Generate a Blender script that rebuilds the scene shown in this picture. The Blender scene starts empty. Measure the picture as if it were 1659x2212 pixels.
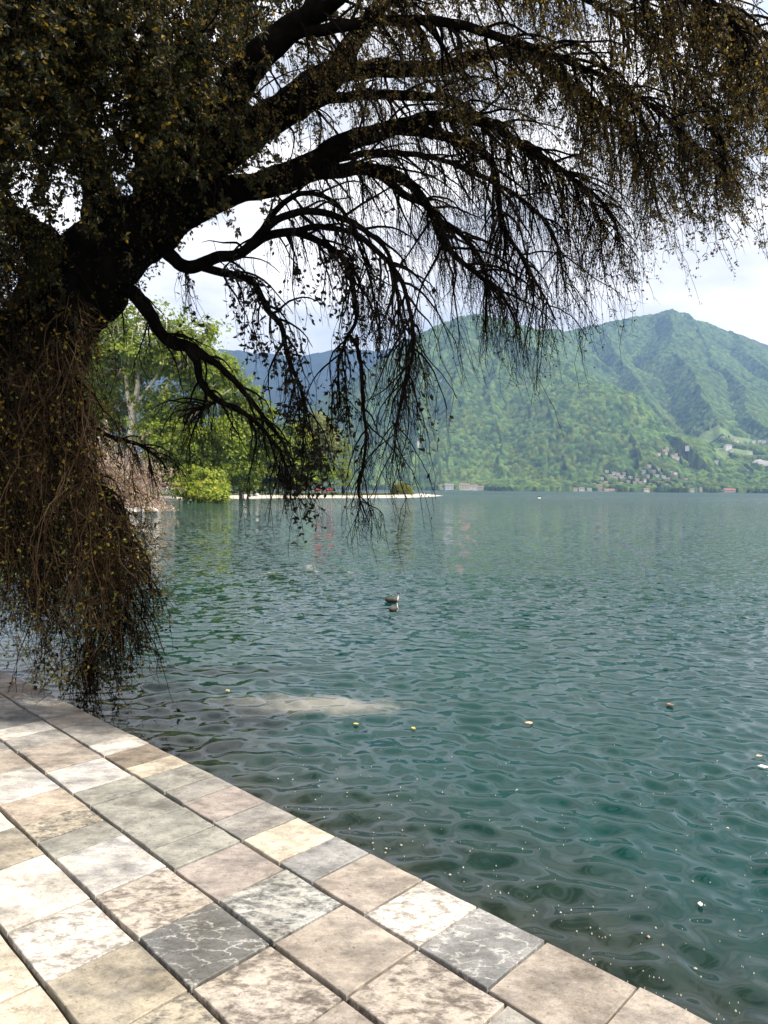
import bpy, bmesh, math, random
import numpy as np
from mathutils import Vector, Matrix

# ------------------------------------------------------------------ camera, sky, sun, exposure
SC = bpy.context.scene
COL = SC.collection
FPX = 1600.0                      # focal length in units of a 1659 x 2212 frame
CAMZ = 3.0
R3 = (Matrix.Rotation(math.pi / 2 - math.radians(1.77), 3, 'X') @ Matrix.Rotation(math.radians(0.5), 3, 'Z'))
cam_d = bpy.data.cameras.new('camera')
cam = bpy.data.objects.new('camera', cam_d)
COL.objects.link(cam)
cam.matrix_world = Matrix.Translation((0, 0, CAMZ)) @ R3.to_4x4()
cam_d.sensor_fit = 'VERTICAL'
cam_d.angle = 2 * math.atan(1106 / FPX)
cam_d.clip_start = 0.05
cam_d.clip_end = 40000
SC.camera = cam

SUN_DIR = Vector((0.66, -0.07, 0.75)).normalized()      # towards the sun
sun_el = math.asin(SUN_DIR.z)
sun_az = math.atan2(SUN_DIR.x, SUN_DIR.y)
W = bpy.data.worlds.new('World'); SC.world = W; W.use_nodes = True
wn, wl = W.node_tree.nodes, W.node_tree.links
wn.clear()
out = wn.new('ShaderNodeOutputWorld')
sky = wn.new('ShaderNodeTexSky'); sky.sky_type = 'NISHITA'; sky.sun_disc = False
sky.sun_elevation = sun_el; sky.sun_rotation = sun_az
b_sky = wn.new('ShaderNodeBackground'); b_sky.inputs[1].default_value = 0.13
wl.new(sky.outputs[0], b_sky.inputs[0])
tc = wn.new('ShaderNodeTexCoord')
mp = wn.new('ShaderNodeMapping'); mp.inputs['Scale'].default_value = (1.0, 1.0, 2.6)
wl.new(tc.outputs['Generated'], mp.inputs[0])
n1 = wn.new('ShaderNodeTexNoise'); n1.inputs['Scale'].default_value = 2.3; n1.inputs['Detail'].default_value = 7; n1.inputs['Roughness'].default_value = 0.55
n2 = wn.new('ShaderNodeTexNoise'); n2.inputs['Scale'].default_value = 3.6; n2.inputs['Detail'].default_value = 6; n2.inputs['Roughness'].default_value = 0.5
wl.new(mp.outputs[0], n1.inputs[0]); 
mp2 = wn.new('ShaderNodeMapping'); mp2.inputs['Location'].default_value = (5.2, 1.3, 2.2); mp2.inputs['Scale'].default_value = (1.0, 1.0, 3.2)
wl.new(tc.outputs['Generated'], mp2.inputs[0]); wl.new(mp2.outputs[0], n2.inputs[0])
cr = wn.new('ShaderNodeValToRGB'); cr.color_ramp.elements[0].position = 0.27; cr.color_ramp.elements[1].position = 0.42
wl.new(n1.outputs[0], cr.inputs[0])
cc = wn.new('ShaderNodeValToRGB')
cc.color_ramp.elements[0].position = 0.36; cc.color_ramp.elements[0].color = (0.43, 0.44, 0.47, 1)
cc.color_ramp.elements[1].position = 0.60; cc.color_ramp.elements[1].color = (0.88, 0.835, 0.79, 1)
e = cc.color_ramp.elements.new(0.47); e.color = (0.60, 0.575, 0.56, 1)
wl.new(n2.outputs[0], cc.inputs[0])
b_cl = wn.new('ShaderNodeBackground'); b_cl.inputs[1].default_value = 1.0
wl.new(cc.outputs[0], b_cl.inputs[0])
mx = wn.new('ShaderNodeMixShader')
wl.new(cr.outputs[0], mx.inputs[0]); wl.new(b_sky.outputs[0], mx.inputs[1]); wl.new(b_cl.outputs[0], mx.inputs[2])
wl.new(mx.outputs[0], out.inputs[0])

sd = bpy.data.lights.new('sun', 'SUN'); sd.energy = 5.0; sd.angle = math.radians(0.6); sd.color = (1.0, 0.93, 0.82)
sun = bpy.data.objects.new('sun', sd); COL.objects.link(sun)
sun.rotation_euler = SUN_DIR.to_track_quat('Z', 'Y').to_euler()

SC.view_settings.view_transform = 'Standard'
SC.view_settings.look = 'None'
SC.view_settings.exposure = 0.95
SC.view_settings.gamma = 1.0
SC.cycles.max_bounces = 5
SC.cycles.diffuse_bounces = 2
SC.cycles.glossy_bounces = 2
SC.cycles.transmission_bounces = 3
SC.cycles.transparent_max_bounces = 8
SC.cycles.volume_bounces = 0
SC.cycles.use_denoising = True
SC.cycles.caustics_reflective = False
SC.cycles.caustics_refractive = False

# ------------------------------------------------------------------ helpers
rng = np.random.default_rng(7)
random.seed(7)
R3n = np.array(R3)
CAMP = np.array([0, 0, CAMZ])

def ray(x, y):
    return R3n @ np.array([(x - 829.5) / FPX, -(y - 1106) / FPX, -1.0])

def P(x, y, Y):
    d = ray(x, y)
    return CAMP + d * (Y / d[1])

def G(x, y, z=0.0):
    d = ray(x, y)
    return CAMP + d * ((z - CAMZ) / d[2])

def mesh_np(name, verts, faces, smooth=True):
    """faces: int array (n,3) or (n,4), or a list of such arrays"""
    if isinstance(faces, np.ndarray):
        faces = [faces]
    me = bpy.data.meshes.new(name)
    verts = np.asarray(verts, dtype=np.float32)
    me.vertices.add(len(verts)); me.vertices.foreach_set('co', verts.ravel())
    nl = sum(f.size for f in faces); nf = sum(len(f) for f in faces)
    me.loops.add(nl); me.loops.foreach_set('vertex_index', np.concatenate([f.ravel() for f in faces]).astype(np.int32))
    me.polygons.add(nf)
    tot = np.concatenate([np.full(len(f), f.shape[1]) for f in faces])
    st = np.concatenate([[0], np.cumsum(tot)[:-1]])
    me.polygons.foreach_set('loop_start', st.astype(np.int32))
    me.polygons.foreach_set('use_smooth', np.full(nf, smooth))
    me.update(calc_edges=True)
    return me

def set_col(me, cols):
    a = me.attributes.new('tint', 'FLOAT_COLOR', 'POINT')
    c = np.ones((len(cols), 4), dtype=np.float32); c[:, :3] = cols
    a.data.foreach_set('color', c.ravel())

def link(name, me, mat=None, parent=None):
    o = bpy.data.objects.new(name, me); COL.objects.link(o)
    if mat is not None and me is not None:
        if not me.materials:
            me.materials.append(mat)
    if parent is not None:
        o.parent = parent
    return o

def empty(name, loc=(0, 0, 0)):
    o = bpy.data.objects.new(name, None); COL.objects.link(o); o.location = loc
    o.empty_display_size = 0.2
    return o

def tag(o, label=None, cat=None, group=None, kind=None):
    if label: o['label'] = label
    if cat: o['category'] = cat
    if group: o['group'] = group
    if kind: o['kind'] = kind
    return o

def lattice(ix, iy, seed):
    h = (ix.astype(np.int64) * 374761393 + iy.astype(np.int64) * 668265263 + seed * 1442695041) & 0xFFFFFFFF
    h = ((h ^ (h >> 13)) * 1274126177) & 0xFFFFFFFF
    return ((h ^ (h >> 16)) & 0xFFFF) / 65535.0

def vnoise(x, y, seed=0):
    x = np.asarray(x, float); y = np.asarray(y, float)
    ix = np.floor(x); iy = np.floor(y); fx = x - ix; fy = y - iy
    fx = fx * fx * (3 - 2 * fx); fy = fy * fy * (3 - 2 * fy)
    a = lattice(ix, iy, seed); b = lattice(ix + 1, iy, seed); c = lattice(ix, iy + 1, seed); d = lattice(ix + 1, iy + 1, seed)
    return (a * (1 - fx) + b * fx) * (1 - fy) + (c * (1 - fx) + d * fx) * fy - 0.5

def fbm(x, y, seed=0, oct=4):
    s = 0; a = 1.0
    for i in range(oct):
        s = s + a * vnoise(x * 2 ** i, y * 2 ** i, seed + i * 17); a *= 0.5
    return s

def norm(v):
    return v / np.maximum(np.linalg.norm(v, axis=-1, keepdims=True), 1e-9)

def tubes(pts, rad, sides=3, tip=False):
    """pts (N,K,3), rad (N,K) -> verts, quads"""
    N, K, _ = pts.shape
    tan = np.empty_like(pts)
    tan[:, 1:-1] = pts[:, 2:] - pts[:, :-2]; tan[:, 0] = pts[:, 1] - pts[:, 0]; tan[:, -1] = pts[:, -1] - pts[:, -2]
    tan = norm(tan)
    ref = np.zeros_like(tan); ref[..., 0] = 0.31; ref[..., 1] = 0.94; ref[..., 2] = 0.13
    a = norm(np.cross(tan, ref)); b = np.cross(tan, a)
    ang = np.arange(sides) * 2 * math.pi / sides
    v = pts[:, :, None, :] + rad[:, :, None, None] * (a[:, :, None, :] * np.cos(ang)[None, None, :, None] + b[:, :, None, :] * np.sin(ang)[None, None, :, None])
    idx = np.arange(N * K * sides).reshape(N, K, sides)
    i0 = idx[:, :-1]; i1 = idx[:, 1:]
    if tip:                                     # last ring closes to a point
        v[:, -1, 0] = pts[:, -1]
        v2 = np.concatenate([v[:, :-1].reshape(N, -1, 3), v[:, -1, :1]], 1)
        M = v2.shape[1]; b0 = np.arange(N)[:, None, None] * M
        ring = np.arange((K - 1) * sides).reshape(1, K - 1, sides) + b0
        a0, a1 = ring[:, :-1], ring[:, 1:]
        q = np.stack([a0, np.roll(a0, -1, 2), np.roll(a1, -1, 2), a1], -1).reshape(-1, 4)
        lr = ring[:, -1]
        t = np.stack([lr, np.roll(lr, -1, 1), np.broadcast_to(b0[:, 0] + M - 1, lr.shape)], -1).reshape(-1, 3)
        return v2.reshape(-1, 3), [q, t]
    q = np.stack([i0, np.roll(i0, -1, 2), np.roll(i1, -1, 2), i1], -1).reshape(-1, 4)
    return v.reshape(-1, 3), q

def join(parts):
    vs, fs, off = [], [], 0
    for v, f in parts:
        vs.append(v)
        for g in (f if isinstance(f, list) else [f]):
            fs.append(g + off)
        off += len(v)
    q = [g for g in fs if g.shape[1] == 4]; t = [g for g in fs if g.shape[1] == 3]
    o = []
    if q: o.append(np.concatenate(q))
    if t: o.append(np.concatenate(t))
    return np.concatenate(vs), o

def catmull(pts, step):
    pts = np.asarray(pts, float)
    p = np.vstack([2 * pts[0] - pts[1], pts, 2 * pts[-1] - pts[-2]])
    o = []
    for i in range(1, len(p) - 2):
        L = np.linalg.norm(p[i + 1][:3] - p[i][:3]); n = max(2, int(L / step))
        t = np.linspace(0, 1, n, endpoint=False)[:, None]
        o.append(0.5 * (2 * p[i] + (p[i + 1] - p[i - 1]) * t + (2 * p[i - 1] - 5 * p[i] + 4 * p[i + 1] - p[i + 2]) * t ** 2 + (3 * p[i] - p[i - 1] - 3 * p[i + 1] + p[i + 2]) * t ** 3))
    o.append(pts[-1:])
    return np.vstack(o)

def grow(start, d0, K, length, grav, wig, r0, r1, sweep=None, sweep_amt=0.0):
    """grow N shoots: start (N,3), d0 (N,3); length (N,), grav scalar or (N,)"""
    N = len(start)
    pts = np.empty((N, K, 3)); pts[:, 0] = start
    d = norm(d0); st = (length / (K - 1))[:, None]
    g = np.zeros((N, 3)); g[:, 2] = -grav
    for k in range(1, K):
        d = d + g + rng.normal(0, wig, (N, 3))
        if sweep is not None:
            d = d + sweep * sweep_amt * (k / K) ** 2
        d = norm(d)
        pts[:, k] = pts[:, k - 1] + d * st
    t = np.linspace(0, 1, K)[None, :]
    r0 = np.broadcast_to(np.asarray(r0, float).reshape(-1, 1), (N, 1)); r1 = np.broadcast_to(np.asarray(r1, float).reshape(-1, 1), (N, 1))
    rad = r0 * (1 - t) + r1 * t
    return pts, rad

def sample_on(pts, n, lo=0.0, hi=1.0, w=None):
    """random points on a batch of polylines -> pos, tangent, batch index, parameter"""
    N, K, _ = pts.shape
    i = rng.choice(N, n, p=w) if w is not None else rng.integers(0, N, n)
    t = rng.uniform(lo, hi, n)
    s = t * (K - 1); k = np.minimum(s.astype(int), K - 2); f = (s - k)[:, None]
    a = pts[i, k]; b = pts[i, k + 1]
    return a * (1 - f) + b * f, norm(b - a), i, t

def leaves_mesh(pos, size, up=None, aspect=0.55, nrm=None):
    """pointed leaf of two triangles pairs folded along the midrib; returns verts, tris"""
    N = len(pos)
    a = norm(rng.normal(0, 1, (N, 3)) + (np.array([0, 0, -0.6]) if up is None else up))
    b = norm(np.cross(a, rng.normal(0, 1, (N, 3)))); c = np.cross(a, b)
    if nrm is not None:                          # blades face mostly out of the crown
        c = norm(nrm + rng.normal(0, 0.42, (N, 3))); a = norm(np.cross(c, rng.normal(0, 1, (N, 3)))); b = np.cross(c, a)
    s = np.broadcast_to(size, (N,))[:, None]
    v0 = pos; v1 = pos + a * s * 0.5 + b * s * aspect * 0.5 + c * s * 0.12; v2 = pos + a * s; v3 = pos + a * s * 0.5 - b * s * aspect * 0.5 + c * s * 0.12
    v = np.stack([v0, v1, v2, v3], 1).reshape(-1, 3)
    i = np.arange(N)[:, None] * 4
    f = np.concatenate([i + np.array([[0, 1, 2]]), i + np.array([[0, 2, 3]])])
    return v, f

# ------------------------------------------------------------------ materials
def mat(name):
    m = bpy.data.materials.new(name); m.use_nodes = True
    nt = m.node_tree; nt.nodes.clear()
    o = nt.nodes.new('ShaderNodeOutputMaterial')
    return m, nt.nodes, nt.links, o

def N_(n, kind, **kw):
    x = n.new(kind)
    for k, v in kw.items():
        if k in x.inputs: x.inputs[k].default_value = v
        else: setattr(x, k, v)
    return x

def ramp(n, l, src, stops):
    r = n.new('ShaderNodeValToRGB'); cr = r.color_ramp
    cr.elements[0].position, cr.elements[0].color = stops[0][0], (*stops[0][1], 1)
    cr.elements[1].position, cr.elements[1].color = stops[-1][0], (*stops[-1][1], 1)
    for p, c in stops[1:-1]:
        e = cr.elements.new(p); e.color = (*c, 1)
    l.new(src, r.inputs[0]); return r

def simple_mat(name, col, rough=0.8, var=0.25, scale=3.0, bump=0.0, bscale=20.0, spec=0.3, tint=False):
    m, n, l, o = mat(name)
    p = n.new('ShaderNodeBsdfPrincipled'); p.inputs['Roughness'].default_value = rough; p.inputs['Specular IOR Level'].default_value = spec
    t = n.new('ShaderNodeTexCoord')
    nz = N_(n, 'ShaderNodeTexNoise', Scale=scale, Detail=5.0)
    l.new(t.outputs['Object'], nz.inputs[0])
    c = np.array(col)
    r = ramp(n, l, nz.outputs[0], [(0.3, tuple(c * (1 - var))), (0.7, tuple(np.minimum(c * (1 + var), 1)))])
    src = r.outputs[0]
    if tint:
        at = N_(n, 'ShaderNodeAttribute', attribute_name='tint')
        mx_ = n.new('ShaderNodeMix'); mx_.data_type = 'RGBA'; mx_.blend_type = 'MULTIPLY'; mx_.inputs[0].default_value = 1
        l.new(src, mx_.inputs[6]); l.new(at.outputs[0], mx_.inputs[7]); src = mx_.outputs[2]
    l.new(src, p.inputs['Base Color'])
    if bump:
        nb = N_(n, 'ShaderNodeTexNoise', Scale=bscale, Detail=6.0)
        l.new(t.outputs['Object'], nb.inputs[0])
        bp = N_(n, 'ShaderNodeBump', Strength=1.0, Distance=bump)
        l.new(nb.outputs[0], bp.inputs['Height']); l.new(bp.outputs[0], p.inputs['Normal'])
    l.new(p.outputs[0], o.inputs[0])
    return m

def leaf_mat(name, trans=0.45, rough=0.5):
    m, n, l, o = mat(name)
    at = N_(n, 'ShaderNodeAttribute', attribute_name='tint')
    p = n.new('ShaderNodeBsdfPrincipled'); p.inputs['Roughness'].default_value = rough; p.inputs['Specular IOR Level'].default_value = 0.25
    tr = n.new('ShaderNodeBsdfTranslucent')
    l.new(at.outputs[0], p.inputs['Base Color']); l.new(at.outputs[0], tr.inputs[0])
    mx = n.new('ShaderNodeMixShader'); mx.inputs[0].default_value = trans
    l.new(p.outputs[0], mx.inputs[1]); l.new(tr.outputs[0], mx.inputs[2]); l.new(mx.outputs[0], o.inputs[0])
    return m

M_LEAF = leaf_mat('leaf', 0.5)
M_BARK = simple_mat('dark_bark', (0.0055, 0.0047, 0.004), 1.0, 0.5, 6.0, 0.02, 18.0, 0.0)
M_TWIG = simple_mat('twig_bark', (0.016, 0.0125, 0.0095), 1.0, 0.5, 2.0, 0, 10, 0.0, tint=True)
M_PALEBARK = simple_mat('pale_bark', (0.62, 0.56, 0.46), 0.85, 0.45, 0.9, 0.05, 2.0, 0.2)
M_GREYBARK = simple_mat('grey_bark', (0.10, 0.085, 0.07), 0.9, 0.4, 1.5, 0.05, 3.0, 0.2)

# stone slabs -----------------------------------------------------
_stone = {}
def stone_mat(style, c1, c2):
    key = (style, c1, c2)
    if key in _stone: return _stone[key]
    m, n, l, o = mat('stone_' + style)
    p = n.new('ShaderNodeBsdfPrincipled'); p.inputs['Specular IOR Level'].default_value = 0.35
    t = n.new('ShaderNodeTexCoord'); oi = n.new('ShaderNodeObjectInfo')
    mu = N_(n, 'ShaderNodeMath', operation='MULTIPLY'); mu.inputs[1].default_value = 61.0
    l.new(oi.outputs['Random'], mu.inputs[0])
    ad = N_(n, 'ShaderNodeVectorMath', operation='ADD')
    l.new(t.outputs['Object'], ad.inputs[0]); l.new(mu.outputs[0], ad.inputs[1])
    mpn = N_(n, 'ShaderNodeMapping'); mpn.inputs['Scale'].default_value = (1.0, 1.7, 1.0)
    mpn.inputs['Rotation'].default_value = (0, 0, 0.5)
    l.new(ad.outputs[0], mpn.inputs[0]); co = mpn.outputs[0]
    big = N_(n, 'ShaderNodeTexNoise', Scale=3.2, Detail=9.0, Roughness=0.62, Distortion=0.15); l.new(co, big.inputs[0])
    med = N_(n, 'ShaderNodeTexNoise', Scale=11.0, Detail=8.0, Roughness=0.7, Distortion=0.25); l.new(co, med.inputs[0])
    fine = N_(n, 'ShaderNodeTexNoise', Scale=70.0, Detail=6.0, Roughness=0.7); l.new(co, fine.inputs[0])
    mix_ = np.array([0.40, 0.37, 0.33]); A, B = np.array(c1) * 0.84 + mix_ * 0.16, np.array(c2) * 0.70 + mix_ * 0.10
    lo, hi = {'smooth': (0.38, 0.58), 'mottled': (0.40, 0.56), 'veined': (0.34, 0.66), 'banded': (0.36, 0.60)}[style]
    base = ramp(n, l, (big if style in ('smooth', 'veined', 'banded') else med).outputs[0], [(lo, tuple(B)), (hi, tuple(A))])
    col = base.outputs[0]
    def mixc(fac, a, b, blend='MIX'):
        x = n.new('ShaderNodeMix'); x.data_type = 'RGBA'; x.blend_type = blend
        if isinstance(fac, float): x.inputs[0].default_value = fac
        else: l.new(fac, x.inputs[0])
        for i, s in ((6, a), (7, b)):
            if isinstance(s, tuple): x.inputs[i].default_value = (*s, 1)
            else: l.new(s, x.inputs[i])
        return x.outputs[2]
    # grain and weathering
    g1 = ramp(n, l, med.outputs[0], [(0.32, (0.62, 0.60, 0.58)), (0.52, (1, 1, 1)), (0.70, (1.18, 1.15, 1.10))])
    col = mixc(0.85, col, g1.outputs[0], 'MULTIPLY')
    g2 = ramp(n, l, fine.outputs[0], [(0.3, (0.66, 0.66, 0.66)), (0.6, (1.10, 1.10, 1.10))])
    col = mixc(0.7, col, g2.outputs[0], 'MULTIPLY')
    if style in ('veined', 'mottled'):
        dist = N_(n, 'ShaderNodeVectorMath', operation='ADD')
        sc = N_(n, 'ShaderNodeVectorMath', operation='SCALE'); sc.inputs['Scale'].default_value = 0.5
        l.new(big.outputs[1], sc.inputs[0]); l.new(co, dist.inputs[0]); l.new(sc.outputs[0], dist.inputs[1])
        vo = N_(n, 'ShaderNodeTexVoronoi', feature='DISTANCE_TO_EDGE'); vo.inputs['Scale'].default_value = 4.5 if style == 'veined' else 9.0
        l.new(dist.outputs[0], vo.inputs[0])
        vr = ramp(n, l, vo.outputs[0], [(0.0, (1, 1, 1)), (0.018, (0.8, 0.8, 0.8)), (0.05, (0, 0, 0))])
        gate = ramp(n, l, med.outputs[0], [(0.42, (0, 0, 0)), (0.56, (1, 1, 1))])
        fv = mixc(1.0, vr.outputs[0], gate.outputs[0], 'MULTIPLY')
        fv = mixc(1.0, fv, (0.75, 0.75, 0.75), 'MULTIPLY')
        col = mixc(fv, col, (0.62, 0.62, 0.60) if style == 'veined' else tuple(np.minimum(A * 1.15, 0.85)))
    st_ = N_(n, 'ShaderNodeTexNoise', Scale=2.0, Detail=10.0, Roughness=0.75); l.new(ad.outputs[0], st_.inputs[0])
    g3 = ramp(n, l, st_.outputs[0], [(0.32, (0.52, 0.49, 0.45)), (0.48, (0.96, 0.95, 0.94)), (0.66, (1.15, 1.13, 1.09))])
    col = mixc(0.9, col, g3.outputs[0], 'MULTIPLY')
    gp = n.new('ShaderNodeNewGeometry')          # grime, damp and lichen that run on across the joints
    gr_ = N_(n, 'ShaderNodeTexNoise', Scale=1.1, Detail=9.0, Roughness=0.68); l.new(gp.outputs['Position'], gr_.inputs[0])
    g4 = ramp(n, l, gr_.outputs[0], [(0.32, (0.70, 0.67, 0.61)), (0.50, (0.92, 0.91, 0.89)), (0.66, (1.02, 1.01, 1.0))])
    col = mixc(1.0, col, g4.outputs[0], 'MULTIPLY')
    sp_ = N_(n, 'ShaderNodeTexNoise', Scale=38.0, Detail=3.0, Roughness=0.5); l.new(gp.outputs['Position'], sp_.inputs[0])
    g5 = ramp(n, l, sp_.outputs[0], [(0.30, (0.55, 0.52, 0.46)), (0.37, (1, 1, 1))])
    col = mixc(0.8, col, g5.outputs[0], 'MULTIPLY')
    col = mixc(1.0, col, (0.92, 0.92, 0.92), 'MULTIPLY')
    l.new(col, p.inputs['Base Color'])
    rr = ramp(n, l, med.outputs[0], [(0.3, (0.75, 0.75, 0.75)), (0.7, (0.5, 0.5, 0.5))]); l.new(rr.outputs[0], p.inputs['Roughness'])
    hsum = N_(n, 'ShaderNodeMath', operation='MULTIPLY_ADD'); hsum.inputs[1].default_value = 0.25
    l.new(fine.outputs[0], hsum.inputs[0]); l.new(med.outputs[0], hsum.inputs[2])
    sn = N_(n, 'ShaderNodeMath', operation='SNAP'); sn.inputs[1].default_value = 0.085
    cl = N_(n, 'ShaderNodeTexNoise', Scale=6.0, Detail=7.0, Roughness=0.6, Distortion=0.3); l.new(co, cl.inputs[0]); l.new(cl.outputs[0], sn.inputs[0])
    h2 = N_(n, 'ShaderNodeMath', operation='MULTIPLY_ADD'); h2.inputs[1].default_value = 3.0 if style != 'smooth' else 2.0
    l.new(sn.outputs[0], h2.inputs[0]); l.new(hsum.outputs[0], h2.inputs[2])
    bp = N_(n, 'ShaderNodeBump', Strength=0.8, Distance=0.011); l.new(h2.outputs[0], bp.inputs['Height'])
    l.new(bp.outputs[0], p.inputs['Normal']); l.new(p.outputs[0], o.inputs[0])
    _stone[key] = m
    return m

# water -----------------------------------------------------------
TH = math.radians(44.5)
UX, UY = -math.sin(TH), math.cos(TH)       # along the quay edge, away
NX, NY = math.cos(TH), math.sin(TH)        # out over the water

G_POLLEN = G(670, 1522)
def water_mat():
    m, n, l, o = mat('lake_water')
    p = n.new('ShaderNodeBsdfPrincipled')
    p.inputs['Roughness'].default_value = 0.02; p.inputs['IOR'].default_value = 1.33; p.inputs['Specular Tint'].default_value = (0.80, 0.97, 1.0, 1); p.inputs['Specular IOR Level'].default_value = 0.5
    geo = n.new('ShaderNodeNewGeometry')
    # distance out from the quay -> depth of the bed
    dt = N_(n, 'ShaderNodeVectorMath', operation='DOT_PRODUCT'); dt.inputs[1].default_value = (NX, NY, 0)
    l.new(geo.outputs['Position'], dt.inputs[0])
    wob = N_(n, 'ShaderNodeTexNoise', Scale=0.5, Detail=5.0); l.new(geo.outputs['Position'], wob.inputs[0])
    wm = N_(n, 'ShaderNodeMath', operation='MULTIPLY_ADD'); wm.inputs[1].default_value = 1.6
    l.new(wob.outputs[0], wm.inputs[0]); l.new(dt.outputs['Value'], wm.inputs[2])
    mr = N_(n, 'ShaderNodeMapRange'); mr.inputs[1].default_value = 4.5; mr.inputs[2].default_value = 6.6
    l.new(wm.outputs[0], mr.inputs[0])
    bed = N_(n, 'ShaderNodeTexNoise', Scale=2.2, Detail=8.0, Roughness=0.65); l.new(geo.outputs['Position'], bed.inputs[0])
    bedc = ramp(n, l, bed.outputs[0], [(0.3, (0.008, 0.009, 0.006)), (0.6, (0.026, 0.026, 0.017)), (0.75, (0.055, 0.052, 0.036))])
    deepn = N_(n, 'ShaderNodeTexNoise', Scale=0.12, Detail=3.0); l.new(geo.outputs['Position'], deepn.inputs[0])
    deep = ramp(n, l, deepn.outputs[0], [(0.35, (0.0022, 0.027, 0.0250)), (0.65, (0.004, 0.036, 0.032))])
    mx = n.new('ShaderNodeMix'); mx.data_type = 'RGBA'
    l.new(mr.outputs[0], mx.inputs[0]); l.new(bedc.outputs[0], mx.inputs[6]); l.new(deep.outputs[0], mx.inputs[7])
    pc_ = G_POLLEN
    mpp = N_(n, 'ShaderNodeMapping', vector_type='POINT'); mpp.inputs['Location'].default_value = (-pc_[0], -pc_[1], 0)
    l.new(geo.outputs['Position'], mpp.inputs[0])
    mps = N_(n, 'ShaderNodeMapping'); mps.inputs['Rotation'].default_value = (0, 0, 0.10); mps.inputs['Scale'].default_value = (0.48, 1.5, 0); l.new(mpp.outputs[0], mps.inputs[0])
    pl = N_(n, 'ShaderNodeVectorMath', operation='LENGTH'); l.new(mps.outputs[0], pl.inputs[0])
    pn = N_(n, 'ShaderNodeTexNoise', Scale=1.5, Detail=9.0, Roughness=0.72); l.new(geo.outputs['Position'], pn.inputs[0])
    pm = N_(n, 'ShaderNodeMath', operation='MULTIPLY_ADD'); pm.inputs[1].default_value = 1.7; l.new(pn.outputs[0], pm.inputs[0]); l.new(pl.outputs['Value'], pm.inputs[2])
    pr = ramp(n, l, pm.outputs[0], [(0.0, (0.85, 0.85, 0.85)), (0.9, (0.62, 0.62, 0.62)), (1.0, (0, 0, 0))])
    pmr = N_(n, 'ShaderNodeMapRange'); pmr.inputs[1].default_value = 1.65; pmr.inputs[2].default_value = 1.15; pmr.inputs[3].default_value = 0; pmr.inputs[4].default_value = 0.6; l.new(pm.outputs[0], pmr.inputs[0])
    mx2 = n.new('ShaderNodeMix'); mx2.data_type = 'RGBA'; l.new(pmr.outputs[0], mx2.inputs[0]); l.new(mx.outputs[2], mx2.inputs[6]); mx2.inputs[7].default_value = (0.27, 0.245, 0.20, 1)
    l.new(mx2.outputs[2], p.inputs['Base Color'])
    # ripples as random slopes (unfiltered, so they survive at grazing distance)
    def slopes(scale, stretch, rot, detail):
        mpn = N_(n, 'ShaderNodeMapping'); mpn.inputs['Scale'].default_value = (scale * stretch, scale, scale); mpn.inputs['Rotation'].default_value = (0, 0, rot)
        l.new(geo.outputs['Position'], mpn.inputs[0])
        x = N_(n, 'ShaderNodeTexNoise', Scale=1.0, Detail=detail, Roughness=0.5); l.new(mpn.outputs[0], x.inputs[0])
        sb = N_(n, 'ShaderNodeVectorMath', operation='SUBTRACT'); sb.inputs[1].default_value = (0.5, 0.5, 0.5); l.new(x.outputs[1], sb.inputs[0])
        return sb.outputs[0]
    ln = N_(n, 'ShaderNodeVectorMath', operation='LENGTH'); l.new(geo.outputs['Position'], ln.inputs[0])
    def scaled(v, lo, hi, a, b):
        m_ = N_(n, 'ShaderNodeMapRange'); m_.inputs[1].default_value = lo; m_.inputs[2].default_value = hi; m_.inputs[3].default_value = a; m_.inputs[4].default_value = b
        l.new(ln.outputs['Value'], m_.inputs[0])
        sc_ = N_(n, 'ShaderNodeVectorMath', operation='SCALE'); l.new(v, sc_.inputs[0]); l.new(m_.outputs[0], sc_.inputs['Scale'])
        return sc_.outputs[0]
    parts_ = [scaled(slopes(4.2, 0.7, 0.12, 1.5), 12, 30, 0.10, 2.0), scaled(slopes(0.35, 0.4, -0.1, 2.0), 20, 80, 0.05, 0.5), scaled(slopes(8.0, 0.7, 0.0, 1.5), 6, 30, 0.10, 0.7)]
    acc = parts_[0]
    for p_ in parts_[1:]:
        a_ = N_(n, 'ShaderNodeVectorMath', operation='ADD'); l.new(acc, a_.inputs[0]); l.new(p_, a_.inputs[1]); acc = a_.outputs[0]
    fl = N_(n, 'ShaderNodeVectorMath', operation='MULTIPLY'); fl.inputs[1].default_value = (0.8, 1.0, 0.0); l.new(acc, fl.inputs[0])
    ad = N_(n, 'ShaderNodeVectorMath', operation='ADD'); l.new(fl.outputs[0], ad.inputs[0]); l.new(geo.outputs['Normal'], ad.inputs[1])
    rg = N_(n, 'ShaderNodeMapRange'); rg.inputs[1].default_value = 60; rg.inputs[2].default_value = 450; rg.inputs[3].default_value = 0.015; rg.inputs[4].default_value = 0.34
    l.new(ln.outputs['Value'], rg.inputs[0]); l.new(rg.outputs[0], p.inputs['Roughness'])
    nm = N_(n, 'ShaderNodeVectorMath', operation='NORMALIZE'); l.new(ad.outputs[0], nm.inputs[0])
    l.new(nm.outputs[0], p.inputs['Normal']); l.new(p.outputs[0], o.inputs[0])
    return m

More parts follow.
